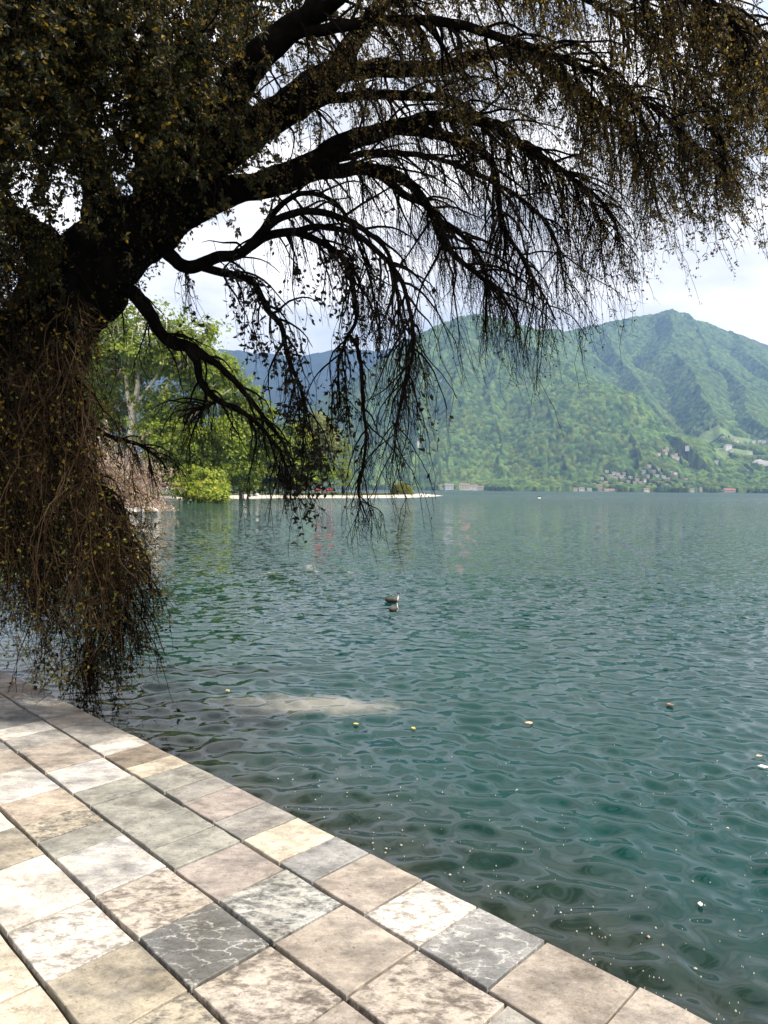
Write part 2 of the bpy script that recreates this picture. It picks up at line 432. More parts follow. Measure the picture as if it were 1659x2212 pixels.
# ------------------------------------------------------------------ structure: water
def WAVE(x, y, dr=None):
    if dr is None: dr = np.hypot(x, y) * 0.0045
    z = np.zeros_like(x); g = np.random.default_rng(3)
    for i in range(110):
        long = i >= 98
        lam = math.exp(g.uniform(math.log(0.17), math.log(0.62))) if not long else g.uniform(1.0, 3.0)
        th = math.radians(97) + g.normal(0, 0.75)
        k = 2 * math.pi / lam
        amp = 0.0037 * lam ** 0.95 if not long else 0.0021
        fade = np.clip((lam / dr - 2.6) / 3, 0, 1)
        z += amp * fade * np.sin(k * (x * math.cos(th) + y * math.sin(th)) + g.uniform(0, 6.28))
    return z

def build_water():
    r = np.concatenate([np.geomspace(3.0, 27, 520), np.geomspace(27.4, 6300, 55)])
    az = np.radians(np.linspace(-40, 38, 320))
    rr, aa = np.meshgrid(r, az, indexing='ij')
    x = rr * np.sin(aa); y = rr * np.cos(aa) - 0.5
    z = WAVE(x, y, rr * 0.0045)
    idx = np.arange(x.size).reshape(x.shape)
    q = np.stack([idx[:-1, :-1], idx[:-1, 1:], idx[1:, 1:], idx[1:, :-1]], -1).reshape(-1, 4)[:, ::-1]
    me = mesh_np('water', np.stack([x, y, z], -1).reshape(-1, 3), q)
    tag(link('water', me, water_mat()), 'rippled teal green lake stretching to the far wooded shore', None, kind='structure')
build_water()

# ------------------------------------------------------------------ structure: pavement and quay
PZ = 0.35
def edge_n(t): return 3.715 - 0.021 * (t - 1.5)
LINES = [None, 3.10, 2.52, 1.97, 1.43, 0.88, 0.33]
# stone palettes: light, dark; slab choice below paints in some sun and shade
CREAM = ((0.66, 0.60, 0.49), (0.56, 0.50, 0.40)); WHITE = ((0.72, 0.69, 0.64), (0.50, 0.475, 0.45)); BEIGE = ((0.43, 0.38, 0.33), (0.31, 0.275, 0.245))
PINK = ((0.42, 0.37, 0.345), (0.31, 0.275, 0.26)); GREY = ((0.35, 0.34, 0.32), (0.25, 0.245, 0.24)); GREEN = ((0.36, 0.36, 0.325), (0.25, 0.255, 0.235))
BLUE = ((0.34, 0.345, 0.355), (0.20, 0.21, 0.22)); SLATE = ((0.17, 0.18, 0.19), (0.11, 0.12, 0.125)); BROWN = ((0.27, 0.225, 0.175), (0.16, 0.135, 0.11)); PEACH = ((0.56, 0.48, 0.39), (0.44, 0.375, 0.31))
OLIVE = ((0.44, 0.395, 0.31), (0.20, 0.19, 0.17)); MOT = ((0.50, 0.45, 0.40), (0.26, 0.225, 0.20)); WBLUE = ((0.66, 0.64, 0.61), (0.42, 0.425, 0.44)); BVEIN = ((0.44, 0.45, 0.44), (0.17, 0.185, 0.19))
COURSES = {  # own stone hues; left slabs whitened for sun, right and far greyed for shade
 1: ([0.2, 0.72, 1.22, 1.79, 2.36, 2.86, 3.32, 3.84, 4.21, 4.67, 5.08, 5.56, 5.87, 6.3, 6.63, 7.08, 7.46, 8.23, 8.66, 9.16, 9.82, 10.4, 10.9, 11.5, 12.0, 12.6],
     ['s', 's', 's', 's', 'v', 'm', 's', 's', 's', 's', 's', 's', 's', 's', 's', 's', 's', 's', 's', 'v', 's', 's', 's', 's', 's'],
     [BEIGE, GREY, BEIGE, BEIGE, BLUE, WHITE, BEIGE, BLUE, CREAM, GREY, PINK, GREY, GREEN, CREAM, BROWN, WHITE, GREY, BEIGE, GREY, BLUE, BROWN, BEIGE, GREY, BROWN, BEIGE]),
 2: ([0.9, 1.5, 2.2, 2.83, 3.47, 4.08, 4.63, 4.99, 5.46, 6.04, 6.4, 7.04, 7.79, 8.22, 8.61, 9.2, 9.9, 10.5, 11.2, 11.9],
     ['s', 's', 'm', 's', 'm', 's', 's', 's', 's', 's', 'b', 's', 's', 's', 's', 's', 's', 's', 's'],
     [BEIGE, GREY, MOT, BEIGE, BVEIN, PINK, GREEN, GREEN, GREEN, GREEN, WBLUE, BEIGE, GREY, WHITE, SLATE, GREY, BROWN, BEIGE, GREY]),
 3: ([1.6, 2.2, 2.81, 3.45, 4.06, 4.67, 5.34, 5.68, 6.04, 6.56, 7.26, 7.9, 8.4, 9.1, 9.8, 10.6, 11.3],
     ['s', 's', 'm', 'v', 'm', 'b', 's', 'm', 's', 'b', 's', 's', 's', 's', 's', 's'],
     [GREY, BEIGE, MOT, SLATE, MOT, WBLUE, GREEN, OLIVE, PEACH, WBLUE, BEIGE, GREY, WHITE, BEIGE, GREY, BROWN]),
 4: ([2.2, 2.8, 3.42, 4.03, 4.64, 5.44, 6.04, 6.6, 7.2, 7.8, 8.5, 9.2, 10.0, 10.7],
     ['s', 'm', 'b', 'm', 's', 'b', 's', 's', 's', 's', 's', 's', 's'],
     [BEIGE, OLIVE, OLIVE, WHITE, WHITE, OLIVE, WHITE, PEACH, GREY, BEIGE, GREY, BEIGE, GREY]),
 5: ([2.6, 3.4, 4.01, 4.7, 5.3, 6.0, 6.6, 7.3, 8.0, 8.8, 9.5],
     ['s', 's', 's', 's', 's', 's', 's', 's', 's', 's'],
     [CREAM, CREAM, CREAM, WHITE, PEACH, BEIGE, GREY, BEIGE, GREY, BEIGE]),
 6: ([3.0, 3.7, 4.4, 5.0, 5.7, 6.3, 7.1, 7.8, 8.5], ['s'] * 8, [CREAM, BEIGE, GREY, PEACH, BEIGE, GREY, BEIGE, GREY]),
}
STY = {'s': 'smooth', 'm': 'mottled', 'v': 'veined', 'b': 'banded'}

def pave_xy(nv, t): return np.array([NX * nv + UX * t, NY * nv + UY * t])

def slab_mesh(corners, h=0.06, bev=0.0045):
    """corners: 4 xy pts relative to the centre, ccw; worn rounded arris, uneven edges"""
    bm = bmesh.new()
    c = [Vector((p[0], p[1], 0)) for p in corners]
    ring = []
    for i in range(4):
        a, b = c[i], c[(i + 1) % 4]
        for k in range(3):
            f = k / 3
            q = a.lerp(b, f)
            if k: 
                nrm = Vector((-(b - a).y, (b - a).x, 0)).normalized()
                q += nrm * random.uniform(-0.0045, 0.0045)
            ring.append(q)
    def mk(scale_in, z):
        vs = []
        for q in ring:
            d = -q.normalized()
            vs.append(bm.verts.new((q.x + d.x * scale_in, q.y + d.y * scale_in, z + (random.uniform(-0.0015, 0.0015) if z > -0.01 else 0))))
        return vs
    r0 = mk(0.0, -h); r1 = mk(0.0, -bev); r2 = mk(bev, 0.0)
    for a, b in ((r0, r1), (r1, r2)):
        for i in range(len(a)):
            j = (i + 1) % len(a)
            bm.faces.new((a[i], a[j], b[j], b[i]))
    bm.faces.new(r2)
    me = bpy.data.meshes.new('slab'); bm.to_mesh(me); bm.free()
    return me

def build_pavement():
    # bed under the slabs, with the quay face; one closed prism
    ts = np.linspace(-4, 14, 37)
    top = [pave_xy(edge_n(t) - 0.012, t) for t in ts]
    back = [pave_xy(-9.0, t) for t in ts]
    bm = bmesh.new()
    T = [bm.verts.new((p[0], p[1], PZ - 0.045)) for p in top]; Bk = [bm.verts.new((p[0], p[1], PZ - 0.045)) for p in back]
    F = [bm.verts.new((p[0] , p[1], -1.2)) for p in top]
    for i in range(len(ts) - 1):
        bm.faces.new((T[i], T[i + 1], Bk[i + 1], Bk[i])); bm.faces.new((T[i + 1], T[i], F[i], F[i + 1]))
    bmesh.ops.recalc_face_normals(bm, faces=bm.faces[:])
    me = bpy.data.meshes.new('pavement'); bm.to_mesh(me); bm.free()
    pv = link('pavement', me, simple_mat('joint_mortar', (0.055, 0.047, 0.036), 0.95, 0.5, 9, 0.01, 40))
    tag(pv, 'lakeside pavement of large uneven stone slabs running along the water', kind='structure')
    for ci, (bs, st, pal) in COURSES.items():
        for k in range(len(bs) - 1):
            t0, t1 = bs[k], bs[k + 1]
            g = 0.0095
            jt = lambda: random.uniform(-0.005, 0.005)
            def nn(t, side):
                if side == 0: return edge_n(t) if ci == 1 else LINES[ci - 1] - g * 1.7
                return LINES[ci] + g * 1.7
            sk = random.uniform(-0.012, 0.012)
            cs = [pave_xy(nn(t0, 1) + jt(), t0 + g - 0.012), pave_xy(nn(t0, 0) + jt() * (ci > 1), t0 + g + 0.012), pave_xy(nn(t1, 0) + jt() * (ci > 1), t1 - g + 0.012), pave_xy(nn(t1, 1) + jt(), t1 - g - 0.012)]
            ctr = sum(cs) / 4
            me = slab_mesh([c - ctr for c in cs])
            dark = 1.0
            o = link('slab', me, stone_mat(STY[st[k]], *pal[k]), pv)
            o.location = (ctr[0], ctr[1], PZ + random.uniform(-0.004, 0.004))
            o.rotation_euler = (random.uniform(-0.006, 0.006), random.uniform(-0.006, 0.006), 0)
    return pv
PAVE = build_pavement()

# ------------------------------------------------------------------ structure: hills
def seg_terrain(x, y, ridges, seed):
    best = np.full(x.shape, -400.0)
    wx = x + 90 * fbm(x / 420, y / 420, seed + 3, 3); wy = y + 90 * fbm(x / 420, y / 420, seed + 9, 3)
    for ri, (pts, slope) in enumerate(ridges):
        s0 = 0.0
        for a, b in zip(pts[:-1], pts[1:]):
            a = np.array(a); b = np.array(b); ab = b[:2] - a[:2]; L = np.linalg.norm(ab)
            t = np.clip(((wx - a[0]) * ab[0] + (wy - a[1]) * ab[1]) / L ** 2, 0, 1)
            d = np.hypot(wx - (a[0] + t * ab[0]), wy - (a[1] + t * ab[1]))
            h = a[2] + t * (b[2] - a[2])
            side = np.sign((wx - a[0]) * ab[1] - (wy - a[1]) * ab[0])
            sl = s0 + t * L + side * 37 * ri
            u_ = sl / 330 + d / 2400
            flute = 1.3 * (0.5 - np.abs(2.0 * vnoise(u_, side * 7.7 + d / 1600, seed + 31 * ri))) * 1.0 - 0.35 + 0.6 * fbm(sl / 130, d / 700 + side * 3.1, seed + 77 + ri, 3)
            c = h - slope * d * (1 - 0.10 * d / (d + 900)) + flute * np.minimum(d, 300) * 0.42
            best = np.maximum(best, c)
            s0 += L
    return best

def pt(x, y, Y): return tuple(P(x, y, Y))
RIDGES = [
 ([pt(480, 1010, 3500), pt(560, 960, 3500), pt(640, 905, 3600), pt(720, 850, 3700), pt(800, 792, 3700), pt(870, 748, 3700), pt(930, 712, 3700), pt(975, 693, 3700), pt(1020, 686, 3650), pt(1075, 697, 3700), pt(1150, 715, 4000), pt(1210, 718, 4300)], 0.92),
 ([pt(1020, 686, 3650), pt(1130, 752, 3400), pt(1254, 800, 3150), pt(1330, 858, 2950), pt(1410, 918, 2800), pt(1480, 985, 2650)], 0.74),
 ([pt(740, 835, 3700), pt(715, 920, 3200), pt(690, 1010, 2800)], 0.70),
 ([pt(850, 760, 3700), pt(820, 870, 3200), pt(795, 960, 2800), pt(785, 1035, 2500)], 0.70),
 ([pt(930, 712, 3700), pt(908, 830, 3150), pt(888, 940, 2750), pt(875, 1030, 2450)], 0.70),
 ([pt(1000, 688, 3680), pt(988, 790, 3200), pt(975, 920, 2750), pt(985, 1030, 2430)], 0.70),
 ([pt(1065, 697, 3700), pt(1068, 790, 3250), pt(1082, 900, 2850), pt(1105, 1015, 2450)], 0.70),
 ([pt(1190, 776, 3300), pt(1190, 860, 2950), pt(1215, 960, 2650), pt(1230, 1040, 2400)], 0.70),
 ([pt(1310, 845, 3000), pt(1325, 930, 2700), pt(1350, 1010, 2500)], 0.7),
 ([pt(1210, 716, 4600), pt(1260, 706, 4700), pt(1330, 694, 4800), pt(1400, 683, 4800), pt(1440, 672, 4800), pt(1480, 678, 4800), pt(1500, 690, 4850), pt(1570, 706, 5000), pt(1659, 742, 5100), pt(1800, 800, 5200), pt(2000, 860, 5200)], 0.88),
 ([pt(1300, 700, 4750), pt(1330, 775, 4250), pt(1375, 850, 3700), pt(1430, 915, 3250)], 0.72),
 ([pt(1440, 674, 4780), pt(1455, 752, 4250), pt(1500, 830, 3700), pt(1545, 900, 3250), pt(1570, 950, 2950)], 0.72),
 ([pt(1500, 690, 4850), pt(1560, 780, 4250), pt(1615, 862, 3600), pt(1655, 940, 3100)], 0.72),
 ([pt(1570, 706, 5000), pt(1655, 790, 4300), pt(1740, 870, 3600), pt(1850, 940, 3000)], 0.72),
 ([pt(1480, 985, 2700), pt(1560, 965, 2850), pt(1640, 965, 2850), pt(1760, 975, 2800), pt(1900, 980, 2700)], 0.44),
 ([pt(640, 1046, 2700), pt(850, 1043, 2460), pt(1000, 1044, 2420), pt(1150, 1044, 2420), pt(1300, 1043, 2440), pt(1450, 1040, 2480), pt(1600, 1040, 2550), pt(1800, 1040, 2600)], 0.25),
]
def terrain(x, y):
    x = np.asarray(x, float); y = np.asarray(y, float)
    z = seg_terrain(x, y, RIDGES, 5)
    z = z + 14 * fbm(x / 150, y / 150, 77, 3)
    # shelf of the lower shore slopes
    return z

def hit(x, y):
    """where the line of sight through a picture point meets the hillside"""
    Y = np.arange(2050, 5200, 6.0); d = ray(x, y)
    p = CAMP[None] + d[None] * (Y / d[1])[:, None]
    h = terrain(p[:, 0], p[:, 1])
    k = np.argmax(h > p[:, 2]) if np.any(h > p[:, 2]) else len(Y) - 1
    q = p[k].copy(); q[2] = h[k]; return q

# clearings in the forest: picture point, radii in metres, kind
MEADOWS = [(1540, 943, 70, 22), (1575, 975, 75, 24), (1560, 992, 45, 14), (1602, 980, 50, 20), (1512, 927, 18, 12), (1625, 955, 70, 12), (1590, 952, 55, 14)]
ROCKS = [(1634, 990, 20, 16), (1648, 1000, 26, 20), (1615, 1018, 7, 14), (905, 960, 8, 14), (952, 822, 9, 16)]
VIL = [(1326, 1026), (1335, 1027), (1348, 1029), (1362, 1035), (1357, 1043), (1371, 1047), (1383, 1047), (1330, 1037), (1402, 1009), (1412, 1021), (1422, 1017), (1400, 1031), (1419, 1029), (1458, 1027), (1450, 1023), (1460, 1031), (1424, 1045), (1443, 1038), (1441, 1051), (1406, 1049), (1342, 1034), (1318, 1031), (1376, 1040), (1392, 1040), (1433, 1032), (1283, 1049), (1308, 1046), (1320, 1051), (1342, 1047), (1352, 1053), (1368, 1055), (1384, 1054), (1414, 1055), (1452, 1046), (1470, 1050), (1480, 1040), (1300, 1036), (1310, 1021), (1390, 1023)]
HAM = [(1422, 984), (1434, 976), (1441, 973), (1438, 981), (1453, 988), (1460, 985), (1462, 993), (1484, 994)]
MEA = [(1561, 947), (1580, 951), (1587, 953), (1591, 956), (1580, 977), (1612, 955), (1627, 956), (1642, 956), (1650, 958), (1546, 1000)]
def shore_hit(px, back=14.0):
    """first dry ground of the far shore in a picture column"""
    Y = np.arange(2050, 5000, 4.0); d = ray(px, 1062); X = d[0] * Y / d[1]
    h = terrain(X, Y); k = int(np.argmax(h > 1.5)); Yk = Y[k] + back; Xk = d[0] * Yk / d[1]
    return (Xk, Yk, float(terrain(np.array([Xk]), np.array([Yk]))[0]))
CLEAR = [(hit(a, b), rx, ry, 'm') for a, b, rx, ry in MEADOWS] + [(hit(a, b), rx, ry, 'r') for a, b, rx, ry in ROCKS]
CLEAR += [(hit(a, b) + np.array([0, -11.0, 0]), 9, 8, 'h') for a, b in VIL + HAM + MEA + [(1572, 972), (1474, 683)]]
CLEAR += [(np.array(shore_hit(a)) + np.array([0, -12.0, 0]), w, 16, 'h') for a, w in ((970, 24), (1003, 26), (1021, 24), (1037, 20), (955, 12), (1256, 14), (1273, 12), (1296, 13), (1316, 22), (1395, 15), (1494, 12), (1513, 10), (1575, 26), (1242, 10))]

def polar_grid(x0, x1, nx, Y0, Y1, ny):
    xs = (np.linspace(x0, x1, nx) - 829.5) / FPX
    Ys = np.linspace(Y0, Y1, ny)
    yy, tt = np.meshgrid(Ys, xs, indexing='ij')
    x = yy * tt
    idx = np.arange(x.size).reshape(x.shape)
    q = np.stack([idx[:-1, :-1], idx[:-1, 1:], idx[1:, 1:], idx[1:, :-1]], -1).reshape(-1, 4)
    return x.ravel(), yy.ravel(), q

def worley(x, y, cell, seed):
    """nearest jittered crown centre: distance, second distance, id hash"""
    gx = np.floor(x / cell); gy = np.floor(y / cell)
    d1 = np.full(x.shape, 1e9); h1 = np.zeros(x.shape)
    for i in (-1, 0, 1):
        for j in (-1, 0, 1):
            cx = gx + i; cy = gy + j
            px = (cx + 0.15 + 0.7 * lattice(cx, cy, seed)) * cell; py = (cy + 0.15 + 0.7 * lattice(cx, cy, seed + 1)) * cell
            hh = lattice(cx, cy, seed + 2)
            d = np.hypot(x - px, y - py) / cell / (0.75 + 0.5 * hh)
            m = d < d1
            d1 = np.where(m, d, d1); h1 = np.where(m, hh, h1)
    return d1, h1

def build_hills():
    # bare ground of the hills
    x, y, q = polar_grid(240, 2000, 270, 1950, 5450, 130)
    z = terrain(x, y)
    kindc = np.tile(np.array([[0.06, 0.075, 0.035]]), (len(x), 1))
    for c, rx, ry, k in CLEAR:
        d = np.hypot((x - c[0]) / (rx * 1.3), (y - c[1]) / (ry * 2.6))
        w = np.clip(2.2 - 1.6 * d, 0, 1)[:, None]
        col = {'m': (0.15, 0.21, 0.075), 'r': (0.36, 0.34, 0.33), 'v': (0.11, 0.13, 0.07), 'h': (0.09, 0.12, 0.05)}[k]
        kindc = kindc * (1 - w) + np.array(col) * w
        if k == 'r': z = z + w[:, 0] * (10 * fbm(x / 18, y / 18, 4, 3))
    z = np.maximum(z, -18)
    me = mesh_np('hills', np.stack([x, y, z], -1), q); set_col(me, kindc)
    gm = simple_mat('hill_ground', (0.9, 0.9, 0.9), 0.95, 0.3, 0.03, 4.0, 0.09, 0.1, tint=True)
    tag(link('hills', me, gm), 'steep wooded mountainside rising behind the lake', kind='structure')
    # forest over them
    NXF, NYF = 800, 450
    x, y, q = polar_grid(330, 1840, NXF, 2050, 4950, NYF)
    z = terrain(x, y)
    d, h = worley(x, y, 13.0, 11)
    d2, h2 = worley(x, y, 31.0, 23)
    crown = np.sqrt(np.clip(1.1 - (d * 1.4) ** 2, 0.0, 1))
    zz = z + 3 + crown * (4.5 + 5.5 * h) + 3 * np.sqrt(np.clip(1 - d2 ** 2, 0, 1)) * h2 ** 2
    keep = np.ones(len(x))
    for c, rx, ry, k in CLEAR:
        dd = np.hypot((x - c[0]) / (rx * (1.0 if k != 'r' else 1.2)), (y - c[1]) / (ry * 2.4))
        jag = fbm(x / 30, y / 30, 8, 2) * 0.6
        if k == 'v':
            keep = np.minimum(keep, np.where((dd + jag < 0.95) & (h < 0.62), 0, 1))
        else:
            keep = np.minimum(keep, np.where(dd + jag < 1.0, 0, 1))
    zz = np.where(keep > 0, zz, z - 8)
    zz = np.where(z < 1.5, -18, zz)
    base = np.array([0.052, 0.086, 0.028])
    big = fbm(x / 260, y / 260, 51, 3)[:, None]
    hc = h[:, None]
    col = base * (0.42 + 1.05 * hc) * (1 + 0.35 * big) + np.array([0.016, 0.010, 0.0]) * (h2[:, None] > 0.75) + np.array([0.012, 0.012, 0.0]) * (hc > 0.8)
    col *= np.where((h2[:, None] < 0.12), 0.65, 1.0)
    # drop what lies well behind a nearer ridge
    el = (zz + 30 - CAMZ).reshape(NYF, NXF) / y.reshape(NYF, NXF)
    hid = (el < np.maximum.accumulate((z - CAMZ).reshape(NYF, NXF) / y.reshape(NYF, NXF), 0)).ravel()
    q = q[~(hid[q].all(1)) & (zz[q].max(1) > -10)]
    me = mesh_np('forest', np.stack([x, y, zz], -1), q); set_col(me, np.clip(col, 0.005, 1))
    fm, n, l, o = mat('forest_canopy')
    at = N_(n, 'ShaderNodeAttribute', attribute_name='tint')
    geo = n.new('ShaderNodeNewGeometry')
    nz = N_(n, 'ShaderNodeTexNoise', Scale=0.055, Detail=5.0, Roughness=0.72); l.new(geo.outputs['Position'], nz.inputs[0])
    rr = ramp(n, l, nz.outputs[0], [(0.34, (0.52, 0.54, 0.60)), (0.66, (1.42, 1.38, 1.2))])
    mx = n.new('ShaderNodeMix'); mx.data_type = 'RGBA'; mx.blend_type = 'MULTIPLY'; mx.inputs[0].default_value = 1
    l.new(at.outputs[0], mx.inputs[6]); l.new(rr.outputs[0], mx.inputs[7])
    bp = N_(n, 'ShaderNodeBump', Strength=1.0, Distance=4.0); l.new(nz.outputs[0], bp.inputs['Height'])
    df = n.new('ShaderNodeBsdfDiffuse'); l.new(mx.outputs[2], df.inputs[0]); l.new(bp.outputs[0], df.inputs['Normal'])
    l.new(df.outputs[0], o.inputs[0])
    tag(link('forest', me, fm), 'dense green spring forest covering the mountain slopes', 'forest', kind='stuff')
    # far blue mountain behind
    R0 = [([pt(150, 800, 6068), pt(330, 770, 5920), pt(430, 758, 5772), pt(505, 756, 5624), pt(560, 762, 5624), pt(640, 771, 5698), pt(690, 766, 5772), pt(740, 757, 5772), pt(800, 760, 5846), pt(900, 745, 6068), pt(1050, 735, 6364)], 0.48),
          ([pt(505, 756, 5624), pt(560, 850, 4958), pt(640, 950, 4440)], 0.5), ([pt(740, 757, 5772), pt(700, 860, 5032), pt(640, 960, 4588)], 0.5), ([pt(330, 770, 5920), pt(400, 900, 4884)], 0.5)]
    x, y, q = polar_grid(-150, 1150, 300, 2700, 6600, 120)
    z = np.maximum(seg_terrain(x, y, R0, 19) + 16 * fbm(x / 90, y / 90, 5, 3), -18)
    d, h = worley(x, y, 60.0, 5)
    z = z + 12 * np.sqrt(np.clip(1 - d * d, 0, 1)) * (z > 0)
    me = mesh_np('distant_hills', np.stack([x, y, z], -1), q)
    set_col(me, np.array([0.020, 0.028, 0.026]) * (0.7 + 0.6 * h[:, None]))  # ridge tint darkened to stand for cloud shade
    tag(link('distant_hills', me, fm), 'far hazy blue mountain ridge behind the trees', kind='structure')
build_hills()

# ------------------------------------------------------------------ haze: closed box of pale air round the scene
def build_haze():
    bm = bmesh.new(); bmesh.ops.create_cube(bm, size=1.0)
    me = bpy.data.meshes.new('haze'); bm.to_mesh(me); bm.free()
    m = bpy.data.materials.new('haze_air'); m.use_nodes = True
    n, l = m.node_tree.nodes, m.node_tree.links; n.clear()
    o = n.new('ShaderNodeOutputMaterial'); v = n.new('ShaderNodeVolumePrincipled')
    v.inputs['Color'].default_value = (0.32, 0.55, 1.0, 1); v.inputs['Density'].default_value = 0.00008; v.inputs['Anisotropy'].default_value = 0.0
    l.new(v.outputs[0], o.inputs['Volume'])
    h = link('haze', me, m); h.scale = (14000, 8300, 1500); h.location = (0, 2950, 720)
    tag(h, 'thin blue haze over the lake', kind='stuff')
build_haze()
# ------------------------------------------------------------------ structure: park shore on the left, beach spit
SHORE_PX = [(120, 1200), (200, 1150), (285, 1112), (312, 1098), (345, 1080), (420, 1080), (500, 1078), (600, 1076), (700, 1076), (800, 1076), (870, 1075.5), (925, 1073.5), (958, 1071.0)]
SHORE = [pave_xy(3.3, 13.5)] + [pave_xy(3.2, 16)] + [G(*p)[:2] for p in SHORE_PX] + [G(940, 1069.2)[:2], G(860, 1067.0)[:2], G(760, 1064)[:2], np.array([-120., 640.]), np.array([-420., 640.]), np.array([-420., 5.]), pave_xy(-8.5, 13.5)]

def poly_sd(x, y, poly):
    """signed distance to a polygon, positive inside"""
    n = len(poly); d = np.full(x.shape, 1e9); ins = np.zeros(x.shape, bool)
    for i in range(n):
        a = poly[i]; b = poly[(i + 1) % n]; ab = b - a
        t = np.clip(((x - a[0]) * ab[0] + (y - a[1]) * ab[1]) / max(ab @ ab, 1e-9), 0, 1)
        d = np.minimum(d, np.hypot(x - a[0] - t * ab[0], y - a[1] - t * ab[1]))
        c = (a[1] > y) != (b[1] > y)
        with np.errstate(divide='ignore', invalid='ignore'):
            xi = (b[0] - a[0]) * (y - a[1]) / (b[1] - a[1]) + a[0]
        ins ^= c & (x < xi)
    return np.where(ins, d, -d)

def land_z(x, y):
    x = np.asarray(x, float); y = np.asarray(y, float)
    s = poly_sd(x, y, SHORE)
    return np.clip(0.09 * s, -0.9, 0.8) + 0.12 * fbm(x / 3, y / 3, 2, 3) * (s > 1)

def lz(p): return float(land_z(np.array([p[0]]), np.array([p[1]]))[0])

def build_land():
    xs = np.concatenate([np.linspace(-415, -140, 25), np.linspace(-136, 45, 120)])
    ys = np.concatenate([np.linspace(6, 110, 70), np.linspace(112, 420, 130), np.linspace(425, 635, 16)])
    yy, xx = np.meshgrid(ys, xs, indexing='ij')
    x, y = xx.ravel(), yy.ravel()
    z = land_z(x, y)
    s = poly_sd(x, y, SHORE) + 3 * fbm(x / 6, y / 6, 9, 3)
    beach = np.clip((13 - s) / 4, 0, 1)[:, None] * np.clip((y - 60) / 40, 0, 1)[:, None]
    col = beach * np.array([0.48, 0.44, 0.38]) + (1 - beach) * np.array([0.055, 0.075, 0.03])
    idx = np.arange(x.size).reshape(xx.shape)
    q = np.stack([idx[:-1, :-1], idx[:-1, 1:], idx[1:, 1:], idx[1:, :-1]], -1).reshape(-1, 4)
    zq = z[q].max(1); q = q[zq > -0.85]
    me = mesh_np('ground', np.stack([x, y, z], -1), q); set_col(me, col)
    tag(link('ground', me, simple_mat('shore_ground', (1, 1, 1), 0.95, 0.2, 0.8, 0.03, 6, 0.1, tint=True)), 'park ground with pale shingle beach along the water', kind='structure')
build_land()

